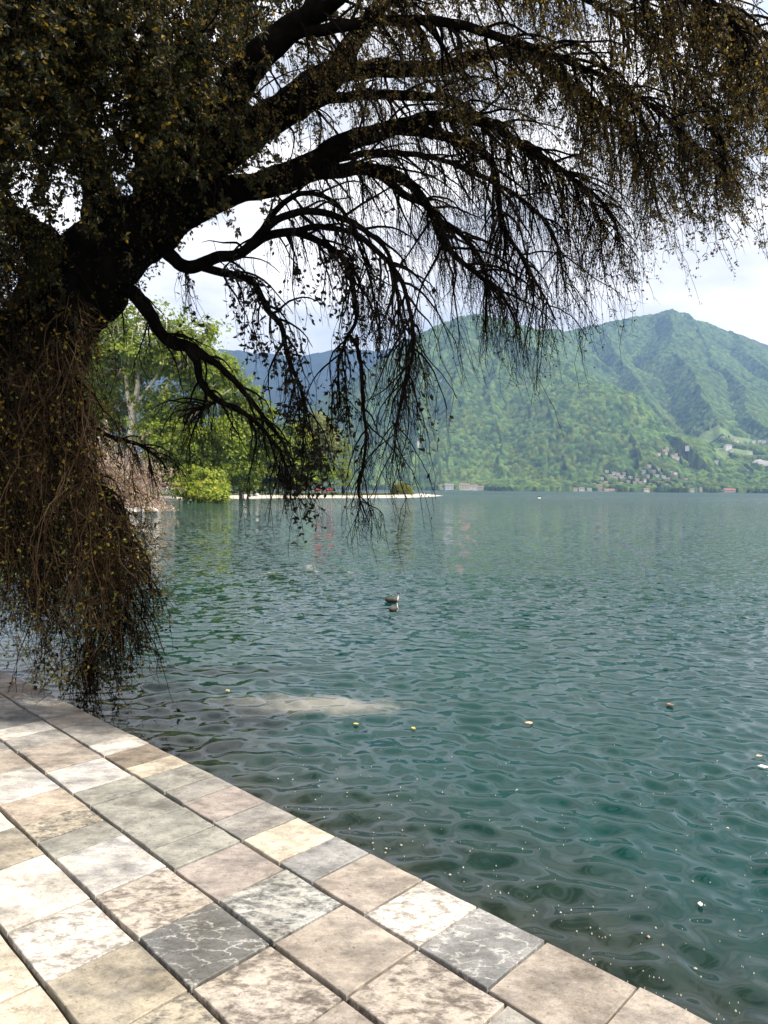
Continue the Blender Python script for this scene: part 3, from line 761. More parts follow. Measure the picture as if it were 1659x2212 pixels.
# ------------------------------------------------------------------ park trees
def make_tree(name, label, base, blobs, nleaf, size, pal, trunk, bark, clump=1.3, group='trees of the lakeside park', cat='tree', twigs=0, up=0.5, top_sparse=None):
    """base: world xyz; blobs: (x, y, rx, ry, depth, share); trunk: list of branches [(x,y,depth,wpx)...]"""
    base = np.array(base, float)
    root = empty(name, tuple(base)); tag(root, label, cat, group)
    parts = []; stems_ = []
    for br in trunk:
        c = np.array([[*(P(x, y, d)), w * d / FPX / 2] for x, y, d, w in br])
        if c[0, 2] < 2.5: c[0, 2] = base[2] - 0.3
        c = catmull(c, 0.7)
        c[:, :3] += 0.10 * np.stack([fbm(np.arange(len(c)) / 4, np.full(len(c), k * 9.1 + base[0]), 3, 2) for k in range(3)], 1) * (c[:, 3:4] * 4)
        parts.append(tubes(c[None, :, :3], np.maximum(c[None, :, 3], 0.03), 7)); stems_.append(c)
    stem = np.concatenate(stems_)
    centers, wts = [], []
    alll, allc = [], []
    pal = np.array(pal)
    tot = sum(b[5] * b[2] * b[3] for b in blobs)
    tw = []
    for x, y, rx, ry, d, sh in blobs:
        c = P(x, y, d); RX = rx * d / FPX; RZ = ry * d / FPX; RY = 0.5 * (RX + min(RZ, RX))
        n = int(1.25 * nleaf * sh * rx * ry / tot)
        nc = max(6, int(n / 26))
        u = norm(rng.normal(0, 1, (nc, 3))); rad = rng.uniform(0.25, 1.0, (nc, 1)) ** 0.55 * rng.uniform(0.82, 1.12, (nc, 1))
        cc_ = c + u * rad * np.array([RX, RY, RZ])
        k = rng.integers(0, nc, n)
        sp = clump * rng.uniform(0.5, 1.25, nc)[k][:, None]
        off = rng.normal(0, 1, (n, 3)) * sp * np.array([0.62, 0.62, 0.40])
        lp = cc_[k] + off
        lp[:, 2] = np.maximum(lp[:, 2], 0.35)
        alll.append(lp)
        tint = pal[rng.integers(0, len(pal), nc)][k] * rng.uniform(0.75, 1.25, (n, 1))
        allc.append(tint)
        # inner branches towards clumps
        m = max(4, nc // 6)
        cen = c + np.array([0, 0, -0.5 * RZ])
        near = stem[np.argmin(np.linalg.norm(stem[:, :3] - cen, axis=1))]
        tl = np.linspace(0, 1, 7)[:, None]; lead = near[:3] + (cen - near[:3]) * tl + np.array([0, 0, 0.5]) * np.sin(tl * math.pi)
        tw.append((lead[None], np.linspace(min(near[3], 0.2), 0.12, 7)[None]))
        tgt = cc_[rng.integers(0, nc, m)]
        t = np.linspace(0, 1, 6)[None, :, None]
        bp = cen + (tgt[:, None] - cen) * t + rng.normal(0, 0.12, (m, 6, 3)) * np.sin(t * math.pi) * 2
        tw.append((bp, np.linspace(0.16, 0.03, 6)[None].repeat(m, 0) * min(1.0, RX / 5)))
    for bp, rd in tw: parts.append(tubes(bp, rd, 4))
    if twigs:
        s = np.concatenate(alll); s = s[rng.integers(0, len(s), twigs)]
        pts_, rd = grow(s - np.array([0, 0, 1.0]), rng.normal(0, 0.5, (twigs, 3)) + np.array([0, 0, 1.0]), 6, rng.uniform(2, 5, twigs), -0.05, 0.22, 0.07, 0.025)
        parts.append(tubes(pts_, rd, 3))
    v, f = join(parts)
    me = mesh_np('trunk', v - base, f); link('trunk', me, bark, root)
    lp = np.concatenate(alll); tc_ = np.concatenate(allc)
    outw = norm(np.concatenate([(l_ - l_.mean(0)) for l_ in alll])) * 0.7 + np.array([0, 0, 0.45])
    v, f = leaves_mesh(lp, rng.uniform(0.7, 1.4, len(lp)) * size * 1.25, nrm=outw, aspect=0.85)
    me = mesh_np('crown', v - base, f, smooth=False); set_col(me, np.repeat(np.clip(tc_, 0.002, 1), 4, 0))
    link('crown', me, M_LEAF, root)
    return root

def shore_base(x, d):
    p = P(x, 1060, d); return (p[0], p[1], lz(p))

LG = [(0.25, 0.33, 0.03), (0.29, 0.36, 0.035), (0.19, 0.26, 0.025), (0.22, 0.28, 0.04)]
MG = [(0.18, 0.245, 0.028), (0.23, 0.30, 0.035), (0.12, 0.18, 0.025), (0.27, 0.33, 0.04)]
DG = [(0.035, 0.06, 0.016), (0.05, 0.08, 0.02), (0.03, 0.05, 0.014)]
YG = [(0.36, 0.39, 0.04), (0.30, 0.34, 0.035), (0.40, 0.40, 0.06)]
OG = [(0.26, 0.28, 0.09), (0.21, 0.23, 0.075), (0.30, 0.31, 0.11)]

make_tree('plane_tree', 'tall plane tree with pale forked trunks above the lake shore', shore_base(285, 182),
    [(300, 765, 100, 62, 180, 1.0), (235, 730, 70, 80, 186, 0.9), (395, 770, 80, 70, 178, 0.9), (455, 815, 55, 55, 176, 0.9), (255, 850, 80, 55, 184, 0.9), (375, 880, 90, 50, 178, 1.0), (320, 690, 110, 40, 182, 0.3), (430, 730, 50, 50, 178, 0.45)],
    21000, 0.62, MG, [[(285, 1072, 179, 20), (284, 960, 179, 17), (286, 905, 179, 15), (290, 870, 179, 12), (297, 828, 179, 10), (296, 760, 179, 6), (300, 690, 179, 3), (296, 650, 179, 1.5)],
    [(285, 905, 179, 11), (276, 860, 179, 9), (272, 820, 179, 8), (268, 760, 179, 5), (250, 690, 180, 3), (246, 645, 180, 1.5)],
    [(288, 885, 179, 9), (315, 845, 177, 8), (338, 812, 177, 6), (352, 760, 176, 4), (360, 700, 176, 2), (350, 660, 176, 1)],
    [(287, 930, 179, 10), (330, 880, 177, 8), (356, 843, 176, 7), (380, 800, 175, 5), (420, 765, 174, 4), (450, 730, 174, 2)],
    [(330, 990, 177, 8), (380, 930, 175, 7), (440, 880, 174, 5), (500, 840, 173, 3)]],
    M_PALEBARK, 1.5, twigs=340)
make_tree('plane_tree', 'shaded plane tree half hidden behind the hanging twig curtain', shore_base(195, 200),
    [(200, 740, 60, 80, 200, 1), (195, 850, 60, 80, 200, 1), (225, 930, 60, 70, 195, 1), (150, 800, 60, 90, 205, 0.8), (190, 990, 60, 60, 200, 0.8)],
    8000, 0.7, MG + DG, [[(195, 1072, 200, 14), (197, 950, 200, 12), (200, 860, 200, 9), (198, 760, 200, 5), (204, 680, 200, 2)], [(197, 900, 200, 8), (215, 850, 200, 6), (205, 800, 200, 5)]], M_PALEBARK, 1.6, twigs=120)
make_tree('lime_tree', 'leafy bright green tree in front of the plane trunks', shore_base(400, 176),
    [(395, 960, 90, 60, 172, 1), (340, 935, 60, 45, 174, 0.9), (455, 965, 65, 60, 170, 1), (420, 1015, 75, 40, 170, 1), (360, 1000, 50, 50, 172, 0.8), (500, 930, 45, 50, 170, 0.8)],
    13000, 0.55, LG + MG, [[(400, 1074, 176, 10), (405, 1000, 175, 8), (415, 930, 174, 5), (420, 880, 174, 2)]], M_GREYBARK, 1.3)
make_tree('overhanging_tree', 'yellow green tree with branches hanging down to the water', shore_base(425, 168),
    [(440, 1062, 48, 24, 152, 1), (405, 1052, 34, 24, 156, 0.9), (468, 1072, 32, 14, 148, 0.9), (420, 1030, 40, 24, 160, 0.7), (455, 1040, 40, 25, 156, 0.7)],
    7500, 0.5, YG + LG, [[(425, 1076, 168, 8), (430, 1050, 165, 6), (440, 1060, 158, 4), (450, 1082, 150, 2.5), (490, 1086, 146, 1.2)], [(430, 1055, 163, 5), (415, 1070, 156, 3), (395, 1082, 150, 1.5)]], M_GREYBARK, 1.0)
make_tree('maple_tree', 'green tree filling the right side of the plane grove', shore_base(520, 188),
    [(490, 805, 38, 45, 186, 0.9), (515, 855, 50, 45, 186, 1), (555, 900, 45, 40, 188, 1), (560, 950, 50, 45, 190, 1), (500, 910, 50, 50, 186, 1), (600, 960, 35, 40, 192, 0.8), (515, 1010, 45, 50, 188, 0.9)],
    9000, 0.58, MG + LG[:1], [[(520, 1070, 188, 9), (522, 980, 188, 7), (520, 900, 187, 5), (505, 830, 186, 2)]], M_GREYBARK, 1.4, twigs=60)
make_tree('young_tree', 'small yellow green tree on the beach beside a dark gap', shore_base(535, 196),
    [(535, 1015, 34, 48, 196, 1), (530, 1045, 28, 22, 196, 0.9), (548, 985, 28, 30, 196, 0.8)],
    3600, 0.5, YG + LG, [[(535, 1072, 196, 4), (536, 1030, 196, 3), (540, 980, 196, 1.5)]], M_GREYBARK, 1.0)
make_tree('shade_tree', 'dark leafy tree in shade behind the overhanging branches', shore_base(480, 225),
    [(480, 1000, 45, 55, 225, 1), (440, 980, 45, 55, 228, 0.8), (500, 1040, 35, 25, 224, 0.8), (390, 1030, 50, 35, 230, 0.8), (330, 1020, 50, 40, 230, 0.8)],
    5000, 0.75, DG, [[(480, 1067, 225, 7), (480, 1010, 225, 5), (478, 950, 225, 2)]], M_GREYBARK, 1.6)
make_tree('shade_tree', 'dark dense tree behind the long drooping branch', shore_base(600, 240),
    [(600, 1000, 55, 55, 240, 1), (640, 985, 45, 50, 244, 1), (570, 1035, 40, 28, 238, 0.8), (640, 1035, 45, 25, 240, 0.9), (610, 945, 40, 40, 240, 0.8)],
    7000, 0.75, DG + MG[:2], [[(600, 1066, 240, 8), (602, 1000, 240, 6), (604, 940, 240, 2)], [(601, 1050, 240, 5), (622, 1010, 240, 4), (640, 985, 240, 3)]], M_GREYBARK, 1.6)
make_tree('poplar_tree', 'tall feathery olive green tree standing highest over the beach', shore_base(697, 300),
    [(692, 940, 48, 42, 300, 0.8), (670, 965, 38, 38, 300, 0.8), (715, 965, 30, 40, 300, 0.7), (690, 905, 30, 18, 300, 0.6), (655, 990, 30, 30, 300, 0.7)],
    6000, 0.7, OG, [[(697, 1064, 300, 7), (696, 1000, 300, 5), (692, 930, 300, 2.5), (690, 895, 300, 1)], [(696, 1010, 300, 4), (715, 960, 300, 2)], [(696, 1000, 300, 4), (670, 950, 300, 2)]], M_GREYBARK, 1.6, twigs=160)
make_tree('yellow_tree', 'sunlit yellow green tree top left of the feathery tree', shore_base(642, 280),
    [(642, 932, 30, 26, 280, 1), (652, 960, 30, 26, 280, 0.9), (628, 955, 26, 26, 280, 0.8)],
    3200, 0.6, YG, [[(642, 1064, 280, 5), (643, 1000, 280, 4), (642, 930, 280, 1.5)]], M_GREYBARK, 1.2)
make_tree('round_tree', 'round mid green tree over the red awnings on the beach', shore_base(690, 272),
    [(690, 1010, 32, 26, 272, 1), (668, 1020, 26, 22, 272, 1), (706, 1024, 22, 18, 272, 0.9), (690, 1034, 34, 12, 272, 0.7), (650, 1030, 25, 22, 272, 0.9)],
    4800, 0.55, MG + LG[:1] + DG[:1], [[(697, 1068, 272, 4), (696, 1040, 272, 3.5), (692, 1000, 272, 2)], [(696, 1050, 272, 3.0), (680, 1030, 272, 2.5), (668, 1015, 272, 2)]], M_GREYBARK, 1.2)
# layered conifer on the spit
def cypress():
    base = np.array(shore_base(742, 285)); root = empty('swamp_cypress', tuple(base))
    tag(root, 'slender pale green conifer with layered branches and dark trunk', 'tree', 'trees of the lakeside park')
    tr = np.array([[*P(x, y, 285), w * 285 / FPX / 2] for x, y, w in [(740, 1068, 5.5), (740, 1040, 4.6), (741, 1000, 3.6), (745, 960, 2), (748, 940, 0.8)]]); tr[0, 2] = base[2] - 0.2
    tr = catmull(tr, 0.6); parts = [tubes(tr[None, :, :3], tr[None, :, 3], 7)]
    lp, lc = [], []
    H = tr[-1, 2] - base[2]
    for k in range(64):
        f = rng.uniform(0.16, 1.0); a = rng.uniform(0, 6.283); L = (5.3 * (1 - f) ** 0.75 + 0.8) * rng.uniform(0.7, 1.15)
        c0 = base + np.array([0, 0, H * f]); c0[0] += (tr[-1, 0] - base[0]) * f
        t = np.linspace(0, 1, 6); b = c0 + np.stack([np.cos(a) * L * t, np.sin(a) * L * t, 0.12 * L * t - 0.18 * L * t * t], 1)
        parts.append(tubes(b[None], np.linspace(0.07, 0.02, 6)[None], 3))
        n = int(60 * L / 3)
        tt = rng.uniform(0.15, 1, n)[:, None]
        q = c0 + np.concatenate([np.cos(a) * L * tt, np.sin(a) * L * tt, 0.12 * L * tt - 0.18 * L * tt * tt], 1) + rng.normal(0, 1, (n, 3)) * np.array([0.42, 0.42, 0.16])
        lp.append(q); lc.append(np.array(YG + LG)[rng.integers(0, 7, n)] * rng.uniform(0.6, 1.2, (n, 1)))
    v, f_ = join(parts); link('trunk', mesh_np('trunk', v - base, f_), M_BARK, root)
    lp = np.concatenate(lp); v, f_ = leaves_mesh(lp, rng.uniform(0.35, 0.7, len(lp)), aspect=0.6)
    me = mesh_np('crown', v - base, f_, False); set_col(me, np.repeat(np.concatenate(lc), 4, 0)); link('crown', me, M_LEAF, root)
cypress()

def round_bush():
    c0 = P(869, 1063, 312); base = np.array([c0[0], c0[1], lz(c0)]); root = empty('willow_bush', tuple(base))
    tag(root, 'rounded olive green willow bush near the tip of the beach spit', 'bush')
    n = 900
    a = rng.uniform(0, 6.283, n); el = rng.uniform(0.05, 1, n)
    d = np.stack([np.cos(a) * np.sqrt(1 - el ** 2), np.sin(a) * np.sqrt(1 - el ** 2), el], 1)
    pts, rd = grow(base + d * 0.4 * np.array([1.5, 1.2, 0.3]), d * np.array([1.6, 1.3, 1.0]), 7, rng.uniform(3.0, 5.0, n), 0.05, 0.10, 0.03, 0.012)
    v, f = tubes(pts, rd, 3); link('stems', mesh_np('stems', v - base, f), M_GREYBARK, root)
    n = 9000
    u = norm(rng.normal(0, 1, (n, 3))); u[:, 2] = np.abs(u[:, 2])
    rr = rng.uniform(0.55, 1.0, (n, 1)) ** 0.5 * (1 + 0.12 * fbm(u[:, 0] * 3 + 9, u[:, 1] * 3 + u[:, 2] * 2, 6, 2)[:, None])
    p = base + u * rr * np.array([4.9, 4.2, 4.7]) + np.array([0, 0, 0.2])
    v, f = leaves_mesh(p, rng.uniform(0.25, 0.55, n), nrm=u * 0.8 + np.array([0, 0, 0.3]), aspect=0.45)
    me = mesh_np('crown', v - base, f, False); set_col(me, np.repeat(np.array([(0.24, 0.26, 0.05), (0.19, 0.22, 0.04), (0.30, 0.30, 0.08)])[rng.integers(0, 3, n)], 4, 0)); link('crown', me, M_LEAF, root)
round_bush()

def pink_shrub():
    c0 = G(262, 1108); base = np.array([c0[0] - 3.2, c0[1] + 3, 0.3]); root = empty('blossom_shrub', tuple(base))
    tag(root, 'large pale pinkish twiggy shrub arching over the water', 'shrub')
    d0 = base[1]
    n = 1000
    a = rng.uniform(0, 6.283, n); el = rng.uniform(0.15, 1.0, n)
    d = np.stack([np.cos(a) * np.sqrt(1 - el ** 2), np.sin(a) * np.sqrt(1 - el ** 2), el], 1)
    L = rng.uniform(5, 9, n) * (0.6 + 0.75 * el)
    pts, rd = grow(base + rng.normal(0, 0.6, (n, 3)) * np.array([1, 1, 0.1]), d, 8, L, 0.10, 0.12, 0.05, 0.02)
    pts[..., 2] = np.maximum(pts[..., 2], 0.25)
    v, f = tubes(pts, rd, 3)
    p, t, i, s = sample_on(pts, 4500, 0.35, 1.0)
    p2, r2 = grow(p, t + rng.normal(0, 0.7, p.shape), 4, rng.uniform(0.4, 1.2, len(p)), 0.1, 0.2, 0.018, 0.008)
    v2, f2 = tubes(p2, r2, 3)
    v, f = join([(v, f), (v2, f2)])
    me = mesh_np('stems', v - base, f); set_col(me, np.tile(np.array([[20., 18., 18.]]), (len(v), 1))); link('stems', me, M_TWIG, root)
    p, t, i, s = sample_on(p2, 24000, 0.0, 1.0)
    p = p + rng.normal(0, 0.12, p.shape); p[:, 2] = np.maximum(p[:, 2], 0.25)
    v, f = leaves_mesh(p, rng.uniform(0.18, 0.36, len(p)), aspect=0.7)
    pc = np.array([(0.58, 0.46, 0.38), (0.66, 0.54, 0.47), (0.46, 0.35, 0.27), (0.36, 0.32, 0.15)])
    me = mesh_np('blossom', v - base, f, False); set_col(me, np.repeat(pc[rng.integers(0, 4, len(p))], 4, 0)); tag(link('blossom', me, M_LEAF, root), kind='stuff')
pink_shrub()

# ------------------------------------------------------------------ the weeping tree
# limbs: picture points (x, y, depth, width), leafiness, twig density, name
LIMBS = {
 'trunk': [(-215, 1390, 11.6, 250), (-165, 1250, 11.6, 225), (-70, 1050, 11.6, 205), (35, 850, 11.5, 195), (100, 710, 11.4, 190), (170, 615, 11.3, 172), (245, 545, 11.2, 158), (310, 490, 11.1, 140), (370, 440, 11.0, 100)],
 'b1': [(300, 500, 11.1, 120), (370, 430, 10.8, 105), (430, 340, 10.4, 88), (490, 225, 10.0, 76), (545, 140, 9.6, 66), (610, 75, 9.3, 55), (690, 18, 9.0, 45), (780, -45, 8.7, 40), (900, -110, 8.4, 34), (1080, -150, 8.1, 28), (1260, -110, 7.8, 24), (1420, -60, 7.6, 18), (1530, 0, 7.5, 13), (1610, 80, 7.5, 9), (1650, 160, 7.5, 4)],
 'b2': [(330, 480, 11.1, 115), (400, 410, 11.0, 98), (470, 340, 10.8, 84), (540, 285, 10.6, 76), (610, 240, 10.4, 68), (675, 195, 10.2, 62), (728, 150, 10.1, 50), (770, 85, 10.0, 36), (830, 10, 9.9, 26), (930, -60, 9.8, 22), (1080, -80, 9.7, 18), (1240, -20, 9.6, 15), (1370, 60, 9.5, 12), (1460, 140, 9.4, 9), (1525, 230, 9.3, 7), (1560, 310, 9.3, 5), (1570, 380, 9.3, 3)],
 'b2b': [(715, 165, 10.15, 38), (760, 150, 10.2, 36), (830, 150, 10.4, 34), (930, 146, 10.6, 30), (1030, 122, 10.8, 26), (1120, 112, 11.0, 23), (1180, 145, 11.1, 20), (1245, 190, 11.2, 16), (1310, 245, 11.2, 13), (1365, 300, 11.2, 10), (1405, 370, 11.2, 7), (1420, 440, 11.2, 4)],
 'b2c': [(650, 236, 10.3, 26), (710, 214, 10.1, 23), (770, 205, 9.9, 21), (830, 203, 9.7, 20), (905, 205, 9.5, 18), (975, 218, 9.3, 16), (1050, 262, 9.2, 14), (1130, 320, 9.1, 11), (1210, 370, 9.0, 9), (1280, 415, 9.0, 7), (1325, 470, 9.0, 4), (1335, 530, 9.0, 2)],
 'b3': [(330, 500, 11.1, 100), (395, 460, 11.0, 72), (475, 420, 10.8, 62), (550, 400, 10.6, 58), (625, 380, 10.4, 54), (685, 345, 10.2, 46), (750, 307, 10.0, 41), (830, 284, 9.9, 36), (900, 262, 9.8, 30), (970, 250, 9.7, 25), (1050, 265, 9.6, 20), (1120, 305, 9.5, 16), (1190, 352, 9.5, 13), (1245, 395, 9.5, 10), (1280, 440, 9.5, 7), (1300, 500, 9.5, 4)],
 'b3b': [(860, 276, 9.9, 24), (925, 283, 10.0, 22), (985, 302, 10.1, 19), (1035, 325, 10.2, 17), (1065, 362, 10.3, 14), (1075, 430, 10.4, 12), (1092, 500, 10.4, 10), (1130, 560, 10.4, 8), (1165, 620, 10.4, 6), (1200, 690, 10.4, 3)],
 'b3c': [(620, 386, 10.4, 36), (680, 375, 10.3, 34), (740, 365, 10.2, 31), (795, 363, 10.1, 27), (840, 372, 10.0, 23), (880, 392, 10.0, 20), (908, 422, 9.9, 18), (933, 465, 9.9, 16), (960, 525, 9.8, 14), (997, 567, 9.8, 12), (1045, 602, 9.8, 10), (1085, 640, 9.8, 7), (1115, 700, 9.8, 4)],
 'b3d': [(800, 366, 10.1, 20), (838, 392, 10.3, 19), (875, 422, 10.4, 17), (917, 442, 10.5, 14), (957, 482, 10.6, 12), (1000, 508, 10.6, 9), (1040, 560, 10.6, 7), (1060, 640, 10.6, 4)],
 'b3e': [(700, 352, 10.2, 15), (820, 330, 10.6, 13), (940, 340, 11.0, 12), (1060, 390, 11.3, 10), (1150, 450, 11.5, 8), (1205, 530, 11.5, 6), (1225, 640, 11.5, 3)],
 'b4': [(335, 500, 11.0, 44), (352, 530, 10.9, 36), (372, 557, 10.8, 32), (402, 576, 10.7, 29), (450, 566, 10.5, 26), (505, 550, 10.3, 24), (542, 528, 10.1, 21), (578, 490, 10.0, 18), (625, 466, 9.9, 16), (680, 460, 9.8, 15), (735, 470, 9.7, 14), (785, 495, 9.6, 12), (825, 530, 9.6, 10), (850, 580, 9.6, 8), (862, 650, 9.6, 6), (875, 740, 9.6, 4), (880, 830, 9.6, 2.5)],
 'b4b': [(530, 540, 10.15, 20), (575, 508, 10.2, 18), (625, 502, 10.2, 17), (672, 514, 10.2, 15), (720, 540, 10.2, 14), (748, 575, 10.2, 12), (765, 640, 10.2, 10), (770, 690, 10.2, 9), (745, 735, 10.2, 8), (733, 790, 10.2, 6), (733, 880, 10.2, 3)],
 'b4c': [(560, 505, 10.05, 14), (590, 465, 10.2, 13), (622, 430, 10.4, 12), (660, 416, 10.5, 11), (700, 424, 10.6, 10), (740, 455, 10.7, 8), (770, 520, 10.8, 6), (800, 600, 10.8, 5), (815, 700, 10.8, 3)],
 'b4d': [(640, 497, 10.2, 14), (700, 492, 9.9, 13), (765, 505, 9.6, 12), (815, 540, 9.4, 11), (860, 590, 9.3, 10), (885, 660, 9.3, 9), (893, 740, 9.3, 8), (880, 820, 9.3, 6), (862, 900, 9.3, 4), (848, 1000, 9.3, 2)],
 'b5': [(425, 572, 10.6, 20), (480, 588, 10.4, 18), (540, 604, 10.2, 16), (562, 640, 10.1, 14), (585, 678, 10.0, 13), (606, 702, 10.0, 12), (613, 735, 10.0, 11), (622, 772, 10.0, 10), (636, 802, 10.0, 9), (650, 838, 10.0, 7), (657, 900, 10.0, 5), (652, 990, 10.0, 3)],
 'b5b': [(752, 720, 10.2, 9), (768, 740, 10.1, 8), (780, 790, 10.0, 8), (783, 860, 10.0, 8), (788, 940, 10.0, 7), (782, 1010, 10.0, 5.5), (776, 1070, 10.0, 4), (795, 1130, 10.0, 2)],
 'b6': [(190, 640, 11.3, 39.6), (225, 624, 11.2, 28.4), (258, 622, 11.1, 28.4), (290, 632, 11.0, 29.2), (314, 660, 10.9, 28.4), (334, 690, 10.8, 27.5), (348, 718, 10.7, 25.8), (378, 741, 10.6, 24.1), (414, 752, 10.5, 21.5), (450, 771, 10.4, 16.3), (487, 804, 10.3, 14.6), (523, 844, 10.2, 12.9), (552, 880, 10.1, 11.2), (585, 922, 10.1, 8.6), (615, 965, 10.1, 6.0), (635, 1020, 10.1, 3.4)],
 'b6b': [(408, 750, 10.5, 20.6), (424, 777, 10.4, 17.2), (428, 806, 10.4, 15.5), (438, 832, 10.3, 14.6), (466, 862, 10.2, 12.9), (504, 881, 10.1, 12.0), (541, 904, 10.0, 10.3), (578, 940, 10.0, 7.7), (610, 985, 10.0, 5.2), (622, 1060, 10.0, 2.6)],
 'b6c': [(470, 864, 10.2, 8.6), (440, 880, 10.1, 7.7), (412, 893, 10.0, 6.0), (398, 920, 10.0, 3.4)],
 'b7': [(235, 520, 11.2, 110), (215, 430, 11.3, 80), (195, 320, 11.4, 62), (150, 200, 11.5, 48), (90, 80, 11.6, 38), (20, -30, 11.7, 28), (-80, -100, 11.8, 20), (-180, -60, 11.8, 12), (-240, 60, 11.8, 6)],
 'b8': [(330, 470, 11.0, 90), (330, 370, 10.4, 74), (315, 260, 9.8, 60), (290, 150, 9.2, 50), (240, 50, 8.7, 42), (160, -50, 8.3, 32), (60, -90, 8.0, 24), (-40, -40, 7.8, 16), (-110, 80, 7.7, 9)],
 'b9': [(170, 590, 11.2, 80), (80, 510, 10.6, 60), (0, 450, 10.0, 46), (-80, 430, 9.6, 30), (-140, 480, 9.4, 18), (-170, 560, 9.3, 8)],
 'b10': [(300, 400, 10.8, 60), (380, 260, 10.9, 48), (420, 130, 11.1, 40), (440, 20, 11.4, 34), (480, -80, 11.6, 26), (560, -140, 11.8, 20), (680, -120, 12.0, 12)],
 'b11': [(130, 660, 11.2, 50), (110, 640, 10.6, 40), (110, 660, 10.0, 30), (120, 720, 9.7, 22), (135, 800, 9.6, 16), (155, 900, 9.6, 13), (195, 1010, 9.6, 12), (262, 1110, 9.6, 12), (288, 1220, 9.6, 10), (275, 1330, 9.6, 6), (262, 1400, 9.6, 3)],
 'b12': [(110, 700, 11.0, 50), (60, 690, 10.2, 40), (10, 720, 9.6, 28), (-30, 800, 9.3, 20), (-50, 920, 9.2, 12), (-55, 1060, 9.2, 6)],
 'b13': [(180, 900, 9.65, 11), (220, 935, 9.9, 10), (262, 950, 10.1, 9), (305, 962, 10.2, 7), (340, 988, 10.3, 5), (362, 1015, 10.4, 3)],
 'b14': [(610, 78, 9.3, 26), (720, 60, 9.0, 24), (850, 40, 8.7, 22), (980, 50, 8.4, 20), (1100, 90, 8.2, 17), (1220, 130, 8.0, 14), (1330, 180, 7.9, 11), (1420, 240, 7.9, 8), (1500, 310, 7.9, 6), (1570, 380, 7.9, 3)],
 'b15': [(1180, -125, 7.9, 20), (1330, -60, 8.3, 18), (1480, 0, 8.6, 15), (1590, 40, 8.8, 12), (1680, 100, 8.9, 9), (1730, 180, 8.9, 5)],
 'b18': [(110, 720, 11.2, 46), (70, 650, 10.6, 36), (45, 655, 10.1, 28), (48, 750, 9.8, 20), (66, 900, 9.7, 14), (88, 1050, 9.7, 10), (108, 1200, 9.7, 8), (122, 1350, 9.7, 4)],
 'b19': [(165, 650, 11.1, 44), (150, 600, 10.6, 34), (150, 640, 10.0, 24), (150, 750, 9.8, 18), (158, 880, 9.8, 14), (180, 1010, 9.8, 11), (220, 1150, 9.8, 9), (214, 1300, 9.8, 6), (198, 1440, 9.8, 3)],
 'b20': [(20, 840, 11.3, 40), (-20, 760, 10.4, 30), (0, 800, 9.6, 22), (22, 930, 9.4, 15), (34, 1080, 9.4, 10), (30, 1230, 9.4, 5)],
 'b22': [(230, 430, 11.2, 40), (160, 300, 10.4, 32), (90, 210, 9.6, 26), (20, 150, 9.0, 20), (-60, 160, 8.6, 14), (-120, 240, 8.4, 8)],
 'b23': [(420, 330, 10.5, 40), (400, 200, 9.8, 32), (360, 90, 9.2, 26), (300, 0, 8.8, 20), (220, -60, 8.5, 12)],
}
# leaves per twig metre, side shoots per metre, hang length factor, leaf palette
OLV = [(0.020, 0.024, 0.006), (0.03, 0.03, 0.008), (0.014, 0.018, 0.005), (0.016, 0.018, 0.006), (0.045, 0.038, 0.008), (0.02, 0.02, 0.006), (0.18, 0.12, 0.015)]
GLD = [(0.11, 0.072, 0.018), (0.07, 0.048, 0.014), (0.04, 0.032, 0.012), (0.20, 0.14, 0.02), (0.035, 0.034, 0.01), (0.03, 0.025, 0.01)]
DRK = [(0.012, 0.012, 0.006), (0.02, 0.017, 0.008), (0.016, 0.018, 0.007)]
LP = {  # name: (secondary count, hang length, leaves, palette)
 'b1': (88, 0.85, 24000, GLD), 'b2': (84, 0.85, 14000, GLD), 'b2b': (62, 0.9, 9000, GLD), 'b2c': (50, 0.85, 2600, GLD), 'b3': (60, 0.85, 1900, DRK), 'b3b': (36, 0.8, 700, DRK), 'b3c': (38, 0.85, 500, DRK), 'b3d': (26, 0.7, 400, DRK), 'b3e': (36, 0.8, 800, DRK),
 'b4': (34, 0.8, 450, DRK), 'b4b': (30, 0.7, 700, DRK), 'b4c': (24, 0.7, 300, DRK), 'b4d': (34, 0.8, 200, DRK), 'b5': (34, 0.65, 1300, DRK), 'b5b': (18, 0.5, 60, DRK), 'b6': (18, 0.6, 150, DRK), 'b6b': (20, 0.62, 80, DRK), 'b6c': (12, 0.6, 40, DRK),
 'b7': (78, 1.1, 34000, OLV), 'b8': (86, 1.1, 38000, OLV), 'b9': (44, 1.05, 18000, OLV), 'b10': (64, 1.0, 32000, OLV), 'b11': (40, 0.6, 900, OLV), 'b12': (40, 1.2, 1000, OLV), 'b13': (12, 0.4, 60, GLD), 'b14': (72, 0.75, 15000, GLD), 'b15': (58, 0.9, 20000, GLD), 'b18': (46, 0.75, 1500, OLV), 'b19': (50, 0.7, 1300, OLV), 'b20': (40, 0.8, 900, OLV), 'b22': (44, 1.0, 19000, OLV), 'b23': (44, 1.0, 19000, OLV)}

